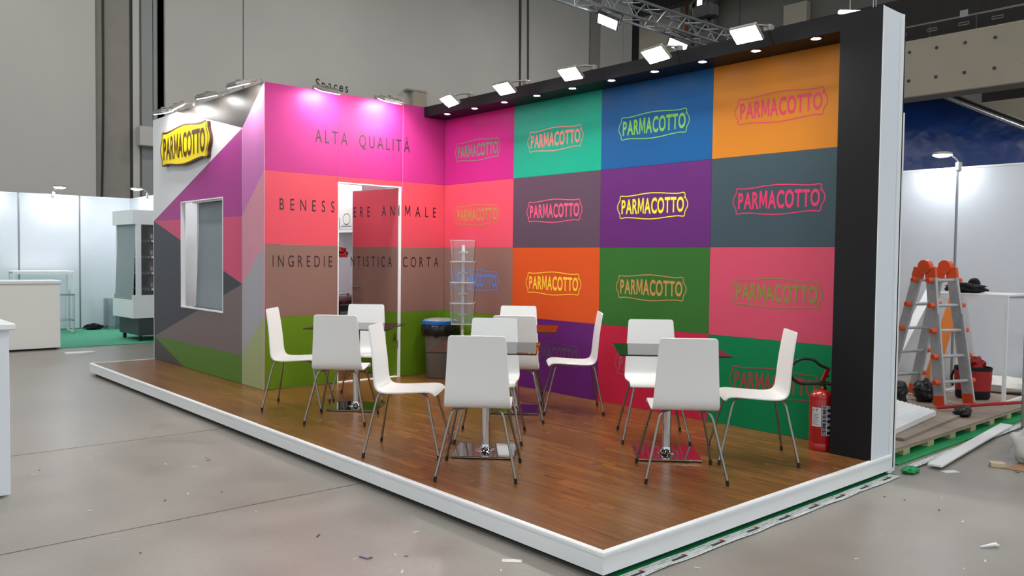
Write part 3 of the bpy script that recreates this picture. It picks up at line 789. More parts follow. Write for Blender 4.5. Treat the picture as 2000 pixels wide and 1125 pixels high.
# ================================================================== WASTE BIN
bn = empty('waste_bin', (.30, -.27, Z0)); tag(bn, 'grey-brown waste bin with black liner and blue ring in the wall corner', 'bin')
MB().lathe([(.0, .004), (.150, .004), (.155, .01), (.185, .60), (.176, .60), (.148, .03), (0, .03)], 28).build('body', 'binbody', bn, 40)
from mathutils import noise as _n
vs = []; fs = []; seg = 56
for i, (r, z) in enumerate(((.180, .615), (.200, .618), (.212, .60), (.218, .56), (.214, .52), (.200, .485))):
    for k in range(seg):
        a = 2 * math.pi * k / seg; q = 1 + (0 if i < 2 else .12 * _n.noise(Vector((math.cos(a) * 4, math.sin(a) * 4, i * .4))) + .02 * math.sin(a * 17 + i))
        zz = z + (0 if i < 3 else .03 * _n.noise(Vector((math.cos(a) * 3, math.sin(a) * 3, 5))))
        vs.append((r * q * math.cos(a), r * q * math.sin(a), zz))
for i in range(5):
    for k in range(seg): fs.append((i * seg + k, i * seg + (k + 1) % seg, (i + 1) * seg + (k + 1) % seg, (i + 1) * seg + k))
MB().add(vs, fs).build('liner_bag', 'blackbag', bn, 70)
MB().lathe([(.176, .618), (.206, .618), (.207, .634), (.204, .637), (.207, .640), (.206, .656), (.19, .660), (.176, .655)], 36).build('blue_ring', 'binblue', bn, 40)
MB().lathe([(.19, .660), (.185, .668), (.12, .682), (.0, .688)], 30).build('lid', 'binlid', bn, 60)

# ================================================================== BROCHURE STAND
bs = empty('brochure_stand', (.91, -.42, Z0 + .001)); tag(bs, 'clear acrylic rotating brochure stand in front of the taupe tile', 'brochure stand')
MB().lathe([(.0, .0), (.17, .0), (.17, .012), (.03, .02), (.0, .02)], 24).build('base', 'alu', bs, 40)
MB().tube([(0, 0, .02), (0, 0, 1.52)], .018, 12).build('pole', 'white', bs, 50)
for lv in range(4):
    z = .66 + lv * .225
    hub = MB().lathe([(.018, z + .10), (.055, z + .10), (.055, z + .115), (.018, z + .115)], 16).build('hub', 'acryledge', bs, 40)
    MB().box((-.115, -.115, z), (.115, .115, z + .005)).build('tray', 'acryledge', bs)
    for a in range(4):
        b = MB(); b.T = Matrix.Rotation(R(90 * a), 4, 'Z')
        b.add([(.112, -.105, z + .005), (.112, .105, z + .005), (.132, .12, z + .235), (.132, -.12, z + .235)], [(0, 1, 2, 3)])
        b.add([(.115, -.105, z + .005), (.115, .105, z + .005), (.135, .12, z + .235), (.135, -.12, z + .235)], [(3, 2, 1, 0)])
        p = b.build('pocket', 'acryl', bs)
        e = MB(); e.T = b.T
        e.tube([(.1335, -.12, z + .235), (.1335, .12, z + .235)], .0016, 5); e.tube([(.1135, -.105, z + .005), (.1335, -.12, z + .235)], .0014, 5)
        e.build('pocket_edge', 'acryledge', p)
bs.rotation_euler = (0, 0, R(46))

# ================================================================== FIRE EXTINGUISHER
ex = empty('fire_extinguisher', (4.955, -.225, Z0 + .001)); tag(ex, 'red fire extinguisher with black hose standing against the black pillar', 'fire extinguisher')
MB().lathe([(0, .0), (.079, .0), (.081, .006), (.081, .05), (.079, .055), (.0805, .06), (.0805, .375), (.0795, .38), (.0805, .385), (.078, .40), (.066, .422), (.045, .438), (.024, .446), (.024, .45)], 36).build('cylinder', 'red', ex, 40)
MB().lathe([(.026, .448), (.028, .452), (.028, .468), (.020, .472)], 18).build('neck_ring', 'brass', ex, 40)
vb = MB().tube([(0, 0, .468), (0, 0, .51)], .018, 12).tube([(-.03, -.02, .49), (.04, .02, .49)], .013, 10).build('valve', 'tray', ex, 50)
MB().tube([(.036, .018, .49), (.05, .03, .488)], .016, 12).build('gauge', 'brass', vb, 50)
dv = Vector((.66, .75, 0))
MB().add(*(lambda p: (p, [(0, 1, 2, 3), (7, 6, 5, 4), (0, 4, 5, 1), (1, 5, 6, 2), (2, 6, 7, 3), (3, 7, 4, 0)]))([tuple(dv * a + Vector((0, 0, z)) + Vector((-.75, .66, 0)) * s) for s in (-.011, .011) for a, z in ((-.012, .505), (.014, .505), (.05, .60), (.03, .612))])).build('lever', 'red', ex)
MB().tube([tuple(dv * a + Vector((0, 0, z))) for a, z in ((.0, .50), (.02, .53), (.045, .545))], .006, 6).build('carry_handle', 'steel', ex)
hc = Vector((-.095, -.105, 0))
hose = bez([(dv.x * -.01, dv.y * -.01, .488)] + [tuple(dv * (-.115 + .11 * math.cos(t)) + Vector((0, 0, .575 + .095 * math.sin(t)))) for t in [R(d_) for d_ in (-70, -110, -150, 170, 130, 95, 60, 30)]] + [tuple(dv * .03 + Vector((0, 0, .60)))], 5)
MB().tube(hose, .0105, 10).build('hose', 'blackrub', ex, 60)
def curved_label(name, a0, a1, z0, z1, m, r=.0813, parent=ex):
    b = MB(); n = 14; vs = []
    for i in range(n + 1):
        a = R(a0 + (a1 - a0) * i / n)
        vs += [(r * math.cos(a), r * math.sin(a), z0), (r * math.cos(a), r * math.sin(a), z1)]
    return b.add(vs, [(2 * i, 2 * i + 2, 2 * i + 3, 2 * i + 1) for i in range(n)]).build(name, m, parent, 60)
AC = math.degrees(math.atan2(-5.72, 2.98))              # direction from the extinguisher to the aisle corner
l1 = curved_label('label', AC - 48, AC - 2, .18, .32, 'label'); l2 = curved_label('label', AC + 2, AC + 62, .115, .335, 'label', .0816)
def wrap(r, amid, zb, rot):
    def f(u, v, n):
        if rot: u, v = -v, u
        a = R(amid) + u / r; return (r * math.cos(a), r * math.sin(a), zb + v)
    return f
curved_label('print_band', AC + 4, AC + 21, .118, .332, 'ink', .0819, l2)
b = MB(); put_text(b, layout('NOLEGGIO', .017, .20, 1.0, .02), wrap(.0823, AC + 18.5, .124, True)); b.build('label_lettering', 'label', l2)
for z in (.125, .165, .21, .25, .29):
    curved_label('print_block', AC + 26, AC + 55, z, z + .022, 'ink', .0819, l2)
b = MB(); put_text(b, layout('6P', .018, .035, .9, .02), wrap(.0819, AC - 42, .292, False)); b.build('label_lettering', 'ink', l1)
for i in range(7): curved_label('print_line', AC - 43 + (i % 3), AC - 12 - 5 * (i % 2), .195 + i * .0125, .198 + i * .0125, 'ink', .0816, l1)
ex.scale = (1.08, 1.08, 1.0)

# ================================================================== STORAGE ROOM SEEN THROUGH THE DOOR AND WINDOW
wc = empty('wall_cabinet', (-1.75, -.085, 1.69 + Z0)); tag(wc, 'white wall cabinet hanging inside the storage room', 'cabinet')
B((-.6, -.34, 0), (.6, -.001, .9), .004).build('body', 'whitepaint', wc)
for x in (-.6, 0):
    d_ = B((x + .003, -.358, .003), (x + .597, -.341, .897), .003).build('door', 'whitepaint', wc); B((x + (.55 if x < 0 else .03), -.372, .06), (x + (.57 if x < 0 else .05), -.359, .2), .003).build('handle', 'steel', d_)
ps = empty('printed_sheet', (-1.52, -.446, 1.74 + Z0)); tag(ps, 'pale printed sheet taped to the storage cabinet', 'sheet')
B((-.2, 0, 0), (.2, .002, .27)).build('sheet', 'paper', ps)
b = MB(); ribbon(b, [(.09 * math.cos(t / 3.2), .13 + .07 * math.sin(t / 3.2)) for t in range(20)], .01, lambda u, v, n: (u, -n, v), 0, .001); b.box((-.15, -.001, .03), (.12, 0, .04)); b.box((-.1, -.001, .05), (.05, 0, .056)); b.build('print', 'darkgrey', ps)
oc = empty('office_chair', (-1.12, -.80, Z0 + .001), R(-60)); tag(oc, 'grey office chair parked inside the storage doorway', 'office chair')
MB().prism([(-.2, .0), (.2, 0), (.23, .25), (.19, .45), (-.19, .45), (-.23, .25)], -.02, .02, lambda u, v, n: (n - .2 - .05 * (v / .45), u, .92 + v)).build('backrest', 'panelwhite', oc, 30)
B((-.2, -.22, .80), (.24, .22, .88), .03).build('seat', mat('dark_red_seat', (70, 20, 26), .8), oc)
MB().tube([(0, 0, .1), (0, 0, .80)], .03, 12).build('gas_lift', 'blackrub', oc, 40)
MB().tube([(-.2, 0, .84), (-.26, 0, .86), (-.25, 0, 1.0)], .016, 8).build('back_support', 'alu', oc, 40)
for a in range(5):
    an = R(72 * a); l = MB().tube([(0, 0, .13), (.28 * math.cos(an), .28 * math.sin(an), .085)], .018, 8).build('leg', 'blackrub', oc)
    MB().lathe([(0, 0), (.028, 0), (.028, .06), (0, .06)], 10, (.28 * math.cos(an), .28 * math.sin(an), .005)).build('caster', 'blackrub', l)
for s in (-1, 1): MB().tube([(.05, .25 * s, .84), (.05, .29 * s, .9), (.05, .29 * s, 1.06), (-.12, .29 * s, 1.07), (.18, .29 * s, 1.07)], .016, 8).build('armrest', 'greyside', oc, 50)
sr = empty('storage_crate', (-1.80, -.42, Z0)); tag(sr, 'dark storage crate with a pale label under the storage shelf', 'crate')
B((-.2, -.17, 0.002), (.2, .17, .74), .01).build('box', 'darkgrey', sr); B((-.21, -.18, .74), (.21, .18, .79), .006).build('lid', 'label', sr); B((.2005, -.07, .52), (.202, .05, .66)).build('label', 'label', sr)
rb = lumpy('red_bag', 'bagred', None, (-1.72, -.48, 1.322 + Z0), (.16, .14, .10), 3, .3); tag(rb, 'crumpled red bag on the storage shelf', 'bag')
ss = empty('storage_shelf', (-1.80, -.45, Z0)); tag(ss, 'grey storage shelf carrying the red bag', 'shelf')
for z in (.88, 1.30): B((-.35, -.18, z), (.35, .18, z + .02)).build('shelf_board', 'greyside', ss)
for x in (-.35, .33):
    for yy in (-.18, .16): B((x, yy, 0.002), (x + .02, yy + .02, 1.33)).build('upright', 'alu', ss)

sl = empty('storage_lamp', (-1.68, -1.2, 2.95 + Z0)); tag(sl, 'white batten lamp fixed across the open top of the storage room', 'lamp')
B((-1.58, -.03, .03), (1.6, .03, .08)).build('batten', 'white', sl); B((-.6, -.025, .0), (.6, .025, .03)).build('tube', 'storeglow', sl)
def fridge(name, loc, rz, wd, dp, ht, label):
    f = empty(name, loc, rz); tag(f, label, 'fridge')
    # local: front looks to -y, x along the front
    for sx in (0, wd - .05):
        b = MB(); x0_, x1_ = sx, sx + .05
        b.box((x0_, 0, .40), (x1_, dp, .80), .004); b.box((x0_, 0.0, 2.02), (x1_, dp, ht), .004)
        b.box((x0_, .06, .80), (x1_, .14, 2.02)); b.box((x0_, dp - .06, .80), (x1_, dp, 2.02))
        e = b.build('end_panel', 'whitepaint', f)
        B((x0_ + .02, .14, .80), (x0_ + .026, dp - .06, 2.02)).build('end_glass', 'acryl', e)
    B((.05, 0, .40), (wd - .05, .03, .72), .004).build('front_panel', 'whitepaint', f)
    B((.05, .0, 2.02), (wd - .05, .05, ht), .004).build('canopy', 'whitepaint', f)
    B((.05, .05, ht - .04), (wd - .05, dp, ht - .002)).build('top', 'whitepaint', f)
    B((.05, dp - .03, .45), (wd - .05, dp, ht - .05)).build('back', 'ceil', f)
    B((.05, .03, .40), (wd - .05, dp - .03, .46)).build('well', 'ceil', f); B((.051, .1, .46), (.06, dp - .03, ht - .05)).build('inner_liner', 'ceil', f)
    B((.03, .1, .10), (wd - .03, dp - .03, .398), .01).build('machine_base', 'darkgrey', f)
    for z in (.90, 1.18, 1.46, 1.74):
        s = B((.055, .3, z), (wd - .055, dp - .04, z + .012)).build('shelf', 'ceil', f); B((.055, .285, z - .02), (wd - .055, .299, z + .02)).build('price_rail', 'label', s)
        B((wd - .048, .32, z - .02), (wd - .02, dp - .07, z + .02)).build('side_rail', 'label', s)
    bl = MB().add([(.06, .02, .74), (wd - .06, .02, .74), (wd - .06, .075, 2.02), (.06, .075, 2.02), (.06, .026, .74), (wd - .06, .026, .74), (wd - .06, .081, 2.02), (.06, .081, 2.02)],
                  [(0, 1, 2, 3), (7, 6, 5, 4), (0, 4, 5, 1), (1, 5, 6, 2), (2, 6, 7, 3), (3, 7, 4, 0)]).build('night_blind', 'curtain', f)
    B((.06, .0, .722), (wd - .06, .028, .742), .004).build('pull_bar', 'alu', bl)
    for x in (.12, wd - .12):
        for yy in (.16, dp - .16):
            c = MB().tube([(x, yy - .02, .045), (x, yy + .02, .045)], .045, 14).build('caster', 'blackrub', f, 40); B((x - .05, yy - .035, .085), (x + .05, yy + .035, .1)).build('caster_plate', 'alu', c)
    return f
FR = fridge('display_fridge', (-7.87, -1.52, .012), R(3), .98, .95, 2.27, 'white open display fridge with grey night blind on the green carpet')
# packs on its shelves
FRM = Matrix.Translation((-7.87, -1.52, .012)) @ Matrix.Rotation(R(3), 4, 'Z')
pk = None; ln = ('topmost', 'second', 'third', 'lowest')
pm = [mat('pack_dark', (58, 46, 44), .4), mat('pack_brown', (112, 74, 62), .4), mat('pack_red', (120, 56, 54), .4), mat('pack_mix', (122, 92, 84), .4)]
for r, z in enumerate((1.752, 1.472, 1.192, .912)):
    for i in range(6):
        o = empty('hanging_pack', FRM @ Vector((.86 - (i % 2) * .03, .34 + i * .085, z + .002)), R(3)); tag(o, 'small dark food pack on the %s shelf of the display fridge' % ln[r], 'pack', 'packs on the %s fridge shelf' % ln[r])
        h = (.22, .21, .21, .2)[r]
        MB().prism([(-.03, 0), (.03, 0), (.033, h * .6), (.012, h), (-.012, h), (-.033, h * .6)], -.05, .05, lambda u, v, n: (n, u, v)).build('pouch', pm[(r + i) % 4 if r else 0], o); B((.0505, -.02, h * .12), (.052, .02, h * .48)).build('label', 'label', o)
wf2 = fridge('window_fridge', (-2.40, -2.12, Z0 + .002), R(0), 1.36, .6, 2.2, 'white display fridge with lowered grey blind behind the booth window')

# ================================================================== LEFT NEIGHBOUR BOOTH
def partition(name, p0, p1, ht, kind_label, posts):
    """white shell-scheme wall between two ground points"""
    w_ = empty(name, (p0[0], p0[1], 0), math.atan2(p1[1] - p0[1], p1[0] - p0[0]), kind='structure')
    L_ = math.hypot(p1[0] - p0[0], p1[1] - p0[1]); pts = [0] + posts + [L_]
    for a, b in zip(pts[:-1], pts[1:]):
        B((a + .012, -.012, .03), (b - .012, .012, ht - .02)).build('infill_panel', 'panelwhite', w_)
        B((a + .02, -.016, ht - .022), (b - .02, .016, ht)).build('rail', 'white', w_)
    for a in pts: MB().lathe([(.0, 0), (.02, 0), (.02, ht), (0, ht)], 8, (a, 0, 0)).build('post', 'alu', w_)
    return w_
partition('wall_partition_left', (-10.1, -.53), (-10.1, -9.5), 2.67, '', [.98, 2.04, 3.1, 4.1, 5.1, 6.1, 7.1, 8.1])
partition('wall_partition_rear', (-10.1, -.53), (-3.6, -.53), 2.67, '', [1, 2, 3, 4, 5])
gc = B((-10.1, -9.5, .001), (-6.62, -.54, .011)).build('carpet', 'green'); gc['kind'] = 'structure'; gc.name = 'floor_carpet'
def arm_lamp(loc, rz, label, grp):
    a = empty('arm_lamp', loc, rz); tag(a, label, 'lamp', grp)
    B((-.03, -.03, -.06), (.03, .03, .04), .008).build('clamp', 'lampbody', a)
    MB().tube(bez([(0, 0, .03), (.03, 0, .07), (.08, 0, .11), (.13, 0, .13)], 5), .009, 8).build('arm', 'alu', a, 50)
    MB().lathe([(0, .035), (.05, .035), (.11, .02), (.115, .0), (.108, -.006)], 20, (.21, 0, .125)).build('shade', 'lampbody', a, 40)
    MB().lathe([(0, -.03), (.06, -.027), (.095, -.012), (.106, -.006)], 20, (.21, 0, .125)).build('led_lens', 'armglow', a)
    return a
arm_lamp((-10.09, -1.98, 2.68), R(20), 'white arm lamp on the left partition above the wire-frame bar table', 'arm lamps on the white partitions')
arm_lamp((-9.0, -.54, 2.68), R(-120), 'white arm lamp on the rear partition above the display fridge', 'arm lamps on the white partitions')
arm_lamp((-10.09, -3.3, 2.68), R(10), 'white arm lamp on the left partition above the cream counter', 'arm lamps on the white partitions')

c2 = empty('reception_counter', (-6.5, -2.68, 0)); tag(c2, 'cream white counter standing on the green carpet edge', 'counter')
B((-.55, -1.9, .03), (.0, 0, 1.04), .004).build('body', mat('cream_panel', (243, 241, 234), .45), c2); B((-.5, -1.85, .002), (-.05, -.05, .03)).build('plinth', 'blackrub', c2)
B((-.58, -1.93, 1.04), (.03, .02, 1.09), .006).build('worktop', 'white', c2)
c1 = empty('aisle_counter', (2.07, -4.905, 0)); tag(c1, 'pale grey counter corner with white worktop beside the aisle', 'counter')
B((-.6, -1.1, .03), (-.012, -.0, 1.045)).build('body', 'whitepaint', c1)
B((-.0118, -.095, .012), (0, 0, 1.045), .003).build('corner_post', 'greyside', c1); B((-.0118, -1.1, .012), (0, -.105, 1.045), .003).build('front_panel', 'greyside', c1)
B((-.55, -1.05, .002), (-.06, -.05, .03)).build('plinth', 'blackrub', c1); B((-.63, -1.13, 1.045), (.035, .03, 1.085), .006).build('worktop', 'white', c1)
def bar_table(loc, rz, lx, ly, ht, label, grp=None, r=.016):
    t_ = empty('bar_table', loc, rz); tag(t_, label, 'bar table', grp)
    B((-r, -r, ht - .02), (lx + r, ly + r, ht), .003).build('top', 'white', t_)
    for x in (0, lx):
        for y in (0, ly): B((x - r, y - r, 0), (x + r, y + r, ht - .02)).build('leg', 'white', t_)
    for x in (0, lx): B((x - r, r, .0), (x + r, ly - r, 2 * r)).build('foot_rail', 'white', t_)
    for y in (0, ly): B((r, y - r, ht - .055), (lx - r, y + r, ht - .02)).build('apron', 'white', t_)
    return t_
bar_table((-9.93, -1.78, .012), R(-92), .98, .52, 1.17, 'white wire-frame bar table behind the cream counter', r=.014)
# clear bar stool
st = empty('bar_stool', (-9.15, -2.06, .012)); tag(st, 'transparent plastic bar stool beside the cream counter', 'bar stool')
for sx in (-1, 1):
    for sy in (-1, 1): B((sx * .17 - .014, sy * .17 - .014, 0), (sx * .17 + .014, sy * .17 + .014, .72)).build('leg', 'clearstool', st)
B((-.19, -.19, .72), (.19, .19, .75), .01).build('seat', 'clearstool', st)
for z in (.24,):
    for s in (-.17, .17): B((-.156, s - .01, z), (.156, s + .01, z + .03)).build('rung', 'clearstool', st); B((s - .01, -.156, z), (s + .01, .156, z + .03)).build('rung', 'clearstool', st)
B((-.19, .16, .75), (-.172, .19, .80)).build('backrest', 'clearstool', st)
cb = empty('clear_bin', (-9.75, -1.02, .012)); tag(cb, 'clear rectangular acrylic bin on the carpet beside the display fridge', 'bin')
for lo, hi in (((-.15, -.11, 0), (-.145, .11, .62)), ((.145, -.11, 0), (.15, .11, .62)), ((-.145, -.11, 0), (.145, -.105, .62)), ((-.145, .105, 0), (.145, .11, .62)), ((-.145, -.105, 0), (.145, .105, .006))): B(lo, hi).build('side', 'clearstool', cb)
MB().tube([(-.15, -.11, .62), (.15, -.11, .62), (.15, .11, .62), (-.15, .11, .62)], .004, 5, closed=True).build('rim', 'acryledge', cb)
o = lumpy('cable_bundle', 'cloth', None, (-9.78, -1.35, .012), (.1, .17, .06), 5, .35); tag(o, 'dark bundle of cables on the carpet by the clear bin', 'cable')
# electrical box on the hall wall
eb = empty('electrical_box', (W, .34, 3.86 + Z0)); tag(eb, 'grey electrical box with socket mounted over the wall ducts', 'electrical box')
B((.02, -.18, 0), (.26, 1.0, .44), .01).build('box', 'wallhall', eb); B((.26, .18, .2), (.30, .34, .32), .01).build('socket', 'blackrub', eb); MB().tube([(.28, .3, .26), (.28, .42, .26)], .02, 8).build('plug', 'blackrub', eb)
wb_ = empty('wall_conduit', (W, 7.9, 6.2)); tag(wb_, 'beige conduit elbow on the hall wall above the fascia end', 'conduit')
B((.002, -.22, -1.5), (.22, .25, .12), .02).build('duct', 'beam', wb_); B((.002, -.42, .1), (.24, .27, .16), .01).build('cap', 'beam', wb_)
cd_ = MB().tube(bez([(W + .05, -.57, 11), (W + .04, -.55, 7.2), (W + .05, -.56, 4.6), (W + .05, -.60, 2.5)], 6), .03, 6).build('hanging_cable', 'tray'); tag(cd_, 'thick dark cable hanging in the hall wall recess', 'cable')
for y_ in (11.9, 12.25):
    o = MB().tube(bez([(W + .05, y_, 11), (W + .05, y_ + .05, 8), (W + .05, y_ + .12, 4)], 5), .025, 6).build('wall_cable', 'tray'); tag(o, 'thin cable hanging %s above the fascia' % ('down the hall wall joint' if y_ < 12 else 'just beside the hall wall joint'), 'cable', 'cables on the hall wall joint')

# ================================================================== RIGHT NEIGHBOUR BOOTH
DZ2 = .095
dk = empty('pallet_deck', (0, 0, 0)); tag(dk, 'unfinished plywood deck on pine battens beside the pillar', 'platform')
for i, (y0, y1) in enumerate(((.42, 1.62), (1.63, 2.85), (2.86, 4.6))):
    B((1.2, y0, DZ2 - .016), (5.22, y1, DZ2)).build('plywood_sheet', 'ply', dk)
B((5.14, .42, DZ2 - .04), (5.20, 4.6, DZ2 - .016)).build('edge_batten', 'pine', dk); B((3.0, .42, DZ2 - .04), (3.06, 4.6, DZ2 - .016)).build('edge_batten', 'pine', dk)
for i in range(9): B((5.10, .62 + i * .47, .012), (5.20, .74 + i * .47, DZ2 - .04)).build('block', 'pine', dk)
B((3.0, .3, .001), (5.30, 4.65, .011)).build('carpet_underlay', 'greenedge').name = 'floor_underlay'
bpy.data.objects['floor_underlay']['kind'] = 'structure'
# taped carpet edge along the platform
tp = bpy.data.materials.new('printed_tape'); tp.use_nodes = True; nt = tp.node_tree; bs_ = nt.nodes['Principled BSDF']
tc = nt.nodes.new('ShaderNodeTexCoord'); bk = nt.nodes.new('ShaderNodeTexBrick'); mpn = nt.nodes.new('ShaderNodeMapping'); mpn.inputs['Rotation'].default_value = (0, 0, R(90)); mpn.inputs['Scale'].default_value = (1, 1, 1)
nt.links.new(tc.outputs['Object'], mpn.inputs['Vector']); nt.links.new(mpn.outputs[0], bk.inputs['Vector'])
bk.inputs['Color1'].default_value = lin((60, 88, 84)); bk.inputs['Color2'].default_value = lin((226, 232, 230)); bk.inputs['Mortar'].default_value = lin((222, 228, 226))
bk.inputs['Scale'].default_value = 7; bk.inputs['Mortar Size'].default_value = .04; bk.inputs['Brick Width'].default_value = .55; bk.inputs['Row Height'].default_value = .12
nt.links.new(bk.outputs[0], bs_.inputs['Base Color']); setin(bs_, 'Roughness', .35); M['tape'] = tp
ct = empty('carpet_tape', (5.40, 0, 0)); tag(ct, 'printed white carpet tape along the right edge of the platform', 'tape')
def strip(name, pts, wd, m, parent, z=.003):
    vs = []
    for i, (x, y) in enumerate(pts): vs += [(x - wd / 2, y, z + .001 * (i % 3)), (x + wd / 2, y, z + .001 * ((i + 1) % 3))]
    return MB().add(vs, [(2 * i, 2 * i + 1, 2 * i + 3, 2 * i + 2) for i in range(len(pts) - 1)]).build(name, m, parent)
strip('green_edge', [(-.036 + .003 * math.sin(i * 1.7), -3.05 + i * .11) for i in range(29)], .07, 'greenedge', ct, .002)
strip('tape_strip', [(.015 + .004 * math.sin(i * 1.3), -3.1 + i * .11) for i in range(29)], .078, 'tape', ct, .005)
for i in range(9):
    B((.0, -2.85 + i * .34, .0075), (.022, -2.83 + i * .34, .0085)).build('red_mark', mat('tape_red', (196, 48, 66), .4), ct); B((.016, -2.95 + i * .34, .0078), (.03, -2.83 + i * .34, .0086)).build('print_mark', 'ink', ct)
ct2 = empty('deck_tape', (5.40, 0, 0)); tag(ct2, 'printed white carpet tape along the plywood deck', 'tape')
strip('tape_strip', [(-.01, .32 + i * .2) for i in range(19)], .07, 'tape', ct2, .013)
lk = lumpy('carpet_scrap', 'greenedge', None, (5.44, .17, .001), (.05, .09, .02), 9, .3); tag(lk, 'torn green carpet scrap at the pillar foot', 'carpet scrap')
partition('wall_partition_right', (-.95, 4.7), (9.05, 4.7), 2.69, '', [1, 2, 3, 4, 5, 6, 7, 8, 9])
a = arm_lamp((4.06, 4.69, 2.71), R(-128), 'white arm lamp on the right partition in front of the blue tarpaulin', 'arm lamps on the white partitions')

# ladder: two leaning frames joined by hinges
ld = empty('folding_ladder', (0, 0, DZ2 + .021)); tag(ld, 'aluminium folding ladder with orange rung ends standing on the plywood deck', 'ladder')
F1, F2 = Vector((4.722, 2.583, 0)), Vector((4.851, 2.977, 0)); ax = (F2 - F1).normalized(); out = Vector((ax.y, -ax.x, 0))   # out: toward the aisle
HH = 1.36; spread = .52
T1, T2 = F1 - out * .20 + ax * .06 + Vector((0, 0, HH)), F2 - out * .20 - ax * .06 + Vector((0, 0, HH))
def stile(a, b, w_, d_, m, name, parent=ld):
    t = (b - a).normalized(); s = ax; n = t.cross(s).normalized()
    vs = []
    for p in (a, b):
        for u, v in ((-1, -1), (1, -1), (1, 1), (-1, 1)): vs.append(p + s * u * w_ / 2 + n * v * d_ / 2)
    return MB().add(vs, [(0, 1, 2, 3), (7, 6, 5, 4), (0, 4, 5, 1), (1, 5, 6, 2), (2, 6, 7, 3), (3, 7, 4, 0)]).build(name, m, parent)
for A_, T_ in ((F1, T1), (F2, T2)):
    s = stile(A_, T_, .03, .11, 'ladder', 'stile')
    t = (T_ - A_).normalized(); stile(A_ + t * .0, A_ + t * .10, .034, .118, 'orange', 'foot', s); stile(T_ - t * .10, T_, .034, .118, 'orange', 'hinge_socket', s)
    q = (A_ + (T_ - A_) * .66); stile(A_ + t * .02 - out * -.03, q + out * .03, .022, .07, 'ladder', 'inner_stile', s)
G1, G2 = F1 - out * (spread + .15) + ax * .0, F2 - out * (spread + .15)
U1, U2 = T1 - out * .13, T2 - out * .13
for A_, T_ in ((G1, U1), (G2, U2)):
    s = stile(A_, T_, .03, .105, 'ladder', 'stile'); t = (T_ - A_).normalized(); stile(A_, A_ + t * .10, .034, .118, 'orange', 'foot', s); stile(T_ - t * .10, T_, .034, .118, 'orange', 'hinge_socket', s)
for p in ((T1 + U1) / 2, (T2 + U2) / 2):
    MB().tube([p - ax * .03 + Vector((0, 0, .01)), p + ax * .03 + Vector((0, 0, .01))], .072, 20).build('hinge', 'orange', ld, 40)
for (A_, B_, C_, D_) in ((F1, T1, F2, T2), (G1, U1, G2, U2)):
    for k in range(5):
        f = .17 + k * .185
        p, q = A_ + (B_ - A_) * f + out * .02, C_ + (D_ - C_) * f + out * .02
        rg = MB().tube([p - ax * .05, q + ax * .05], .017, 10).build('rung', 'ladder', ld, 50)
        for e_, sgn in ((p, -1), (q, 1)): MB().tube([e_ + ax * sgn * .03, e_ + ax * sgn * .085], [.03, .024], 12).build('rung_cap', 'orange', rg, 50)
bt2 = bar_table((4.38, 3.27, DZ2 + .001), 0, .69, .62, 1.12, 'white bar table behind the folding ladder, black bundle on top')
bd = empty('black_bundle', (4.62, 3.46, DZ2 + 1.122)); tag(bd, 'bundle of folded black cloth on the white bar table', 'bundle')
lumpy('folded_cloth', 'cloth', bd, (0, 0, 0), (.19, .14, .055), 2, .25); lumpy('knot', 'cloth', bd, (.06, .05, .07), (.055, .055, .045), 4, .2)
MB().tube(bez([(-.18, -.05, .03), (-.1, -.12, .08), (.02, -.12, .085), (.1, -.1, .06), (.17, -.02, .03)], 5), .022, 8).build('cloth_fold', 'cloth', bd, 60)
# orange board and slotted upright leaning behind the ladder
def leaning(name, label, a, b, wd, th, m, cat):
    a, b = Vector(a), Vector(b); t = (b - a).normalized(); s = Vector((.55, .83, 0)); s = (s - t * s.dot(t)).normalized(); n = t.cross(s); vs = []
    for p in (a, b):
        for u, v in ((-1, -1), (1, -1), (1, 1), (-1, 1)): vs.append(p + s * u * wd / 2 + n * v * th / 2)
    o = MB().add(vs, [(0, 1, 2, 3), (7, 6, 5, 4), (0, 4, 5, 1), (1, 5, 6, 2), (2, 6, 7, 3), (3, 7, 4, 0)]).build(name, m); return tag(o, label, cat)
leaning('orange_board', 'orange board leaning behind the folding ladder', (4.12, 3.85, DZ2 + .05), (4.12, 4.62, DZ2 + 1.12), .14, .02, 'orangeboard', 'board')
leaning('slotted_upright', 'white slotted metal upright leaning behind the folding ladder', (3.80, 3.3, DZ2 + .036), (3.80, 4.62, DZ2 + 1.1), .09, .03, 'whitepaint', 'upright')
# tool bag
tb = empty('tool_bag', (4.70, 3.5, DZ2), R(20)); tag(tb, 'red and black fabric tool bag on the plywood deck under the bar table', 'bag')
MB().lathe([(0, 0.001), (.15, 0.001), (.165, .02), (.165, .09)], 20, sy=.75).build('base', 'cloth', tb, 40)
MB().lathe([(.165, .09), (.175, .2), (.178, .3), (.172, .3), (.16, .1)], 20, sy=.75).build('body', 'bagred', tb, 40)
MB().lathe([(.178, .3), (.182, .33), (.174, .34), (.168, .3)], 20, sy=.75).build('rim', 'cloth', tb, 40)
lumpy('glove', 'bagred', tb, (.03, .02, .27), (.08, .07, .09), 8, .35); lumpy('cloth', 'cloth', tb, (-.09, 0, .26), (.07, .07, .05), 6, .3)
MB().tube(bez([(-.17, 0, .3), (-.2, 0, .22), (-.185, .0, .12)], 5), .012, 8).build('strap', 'cloth', tb, 50)
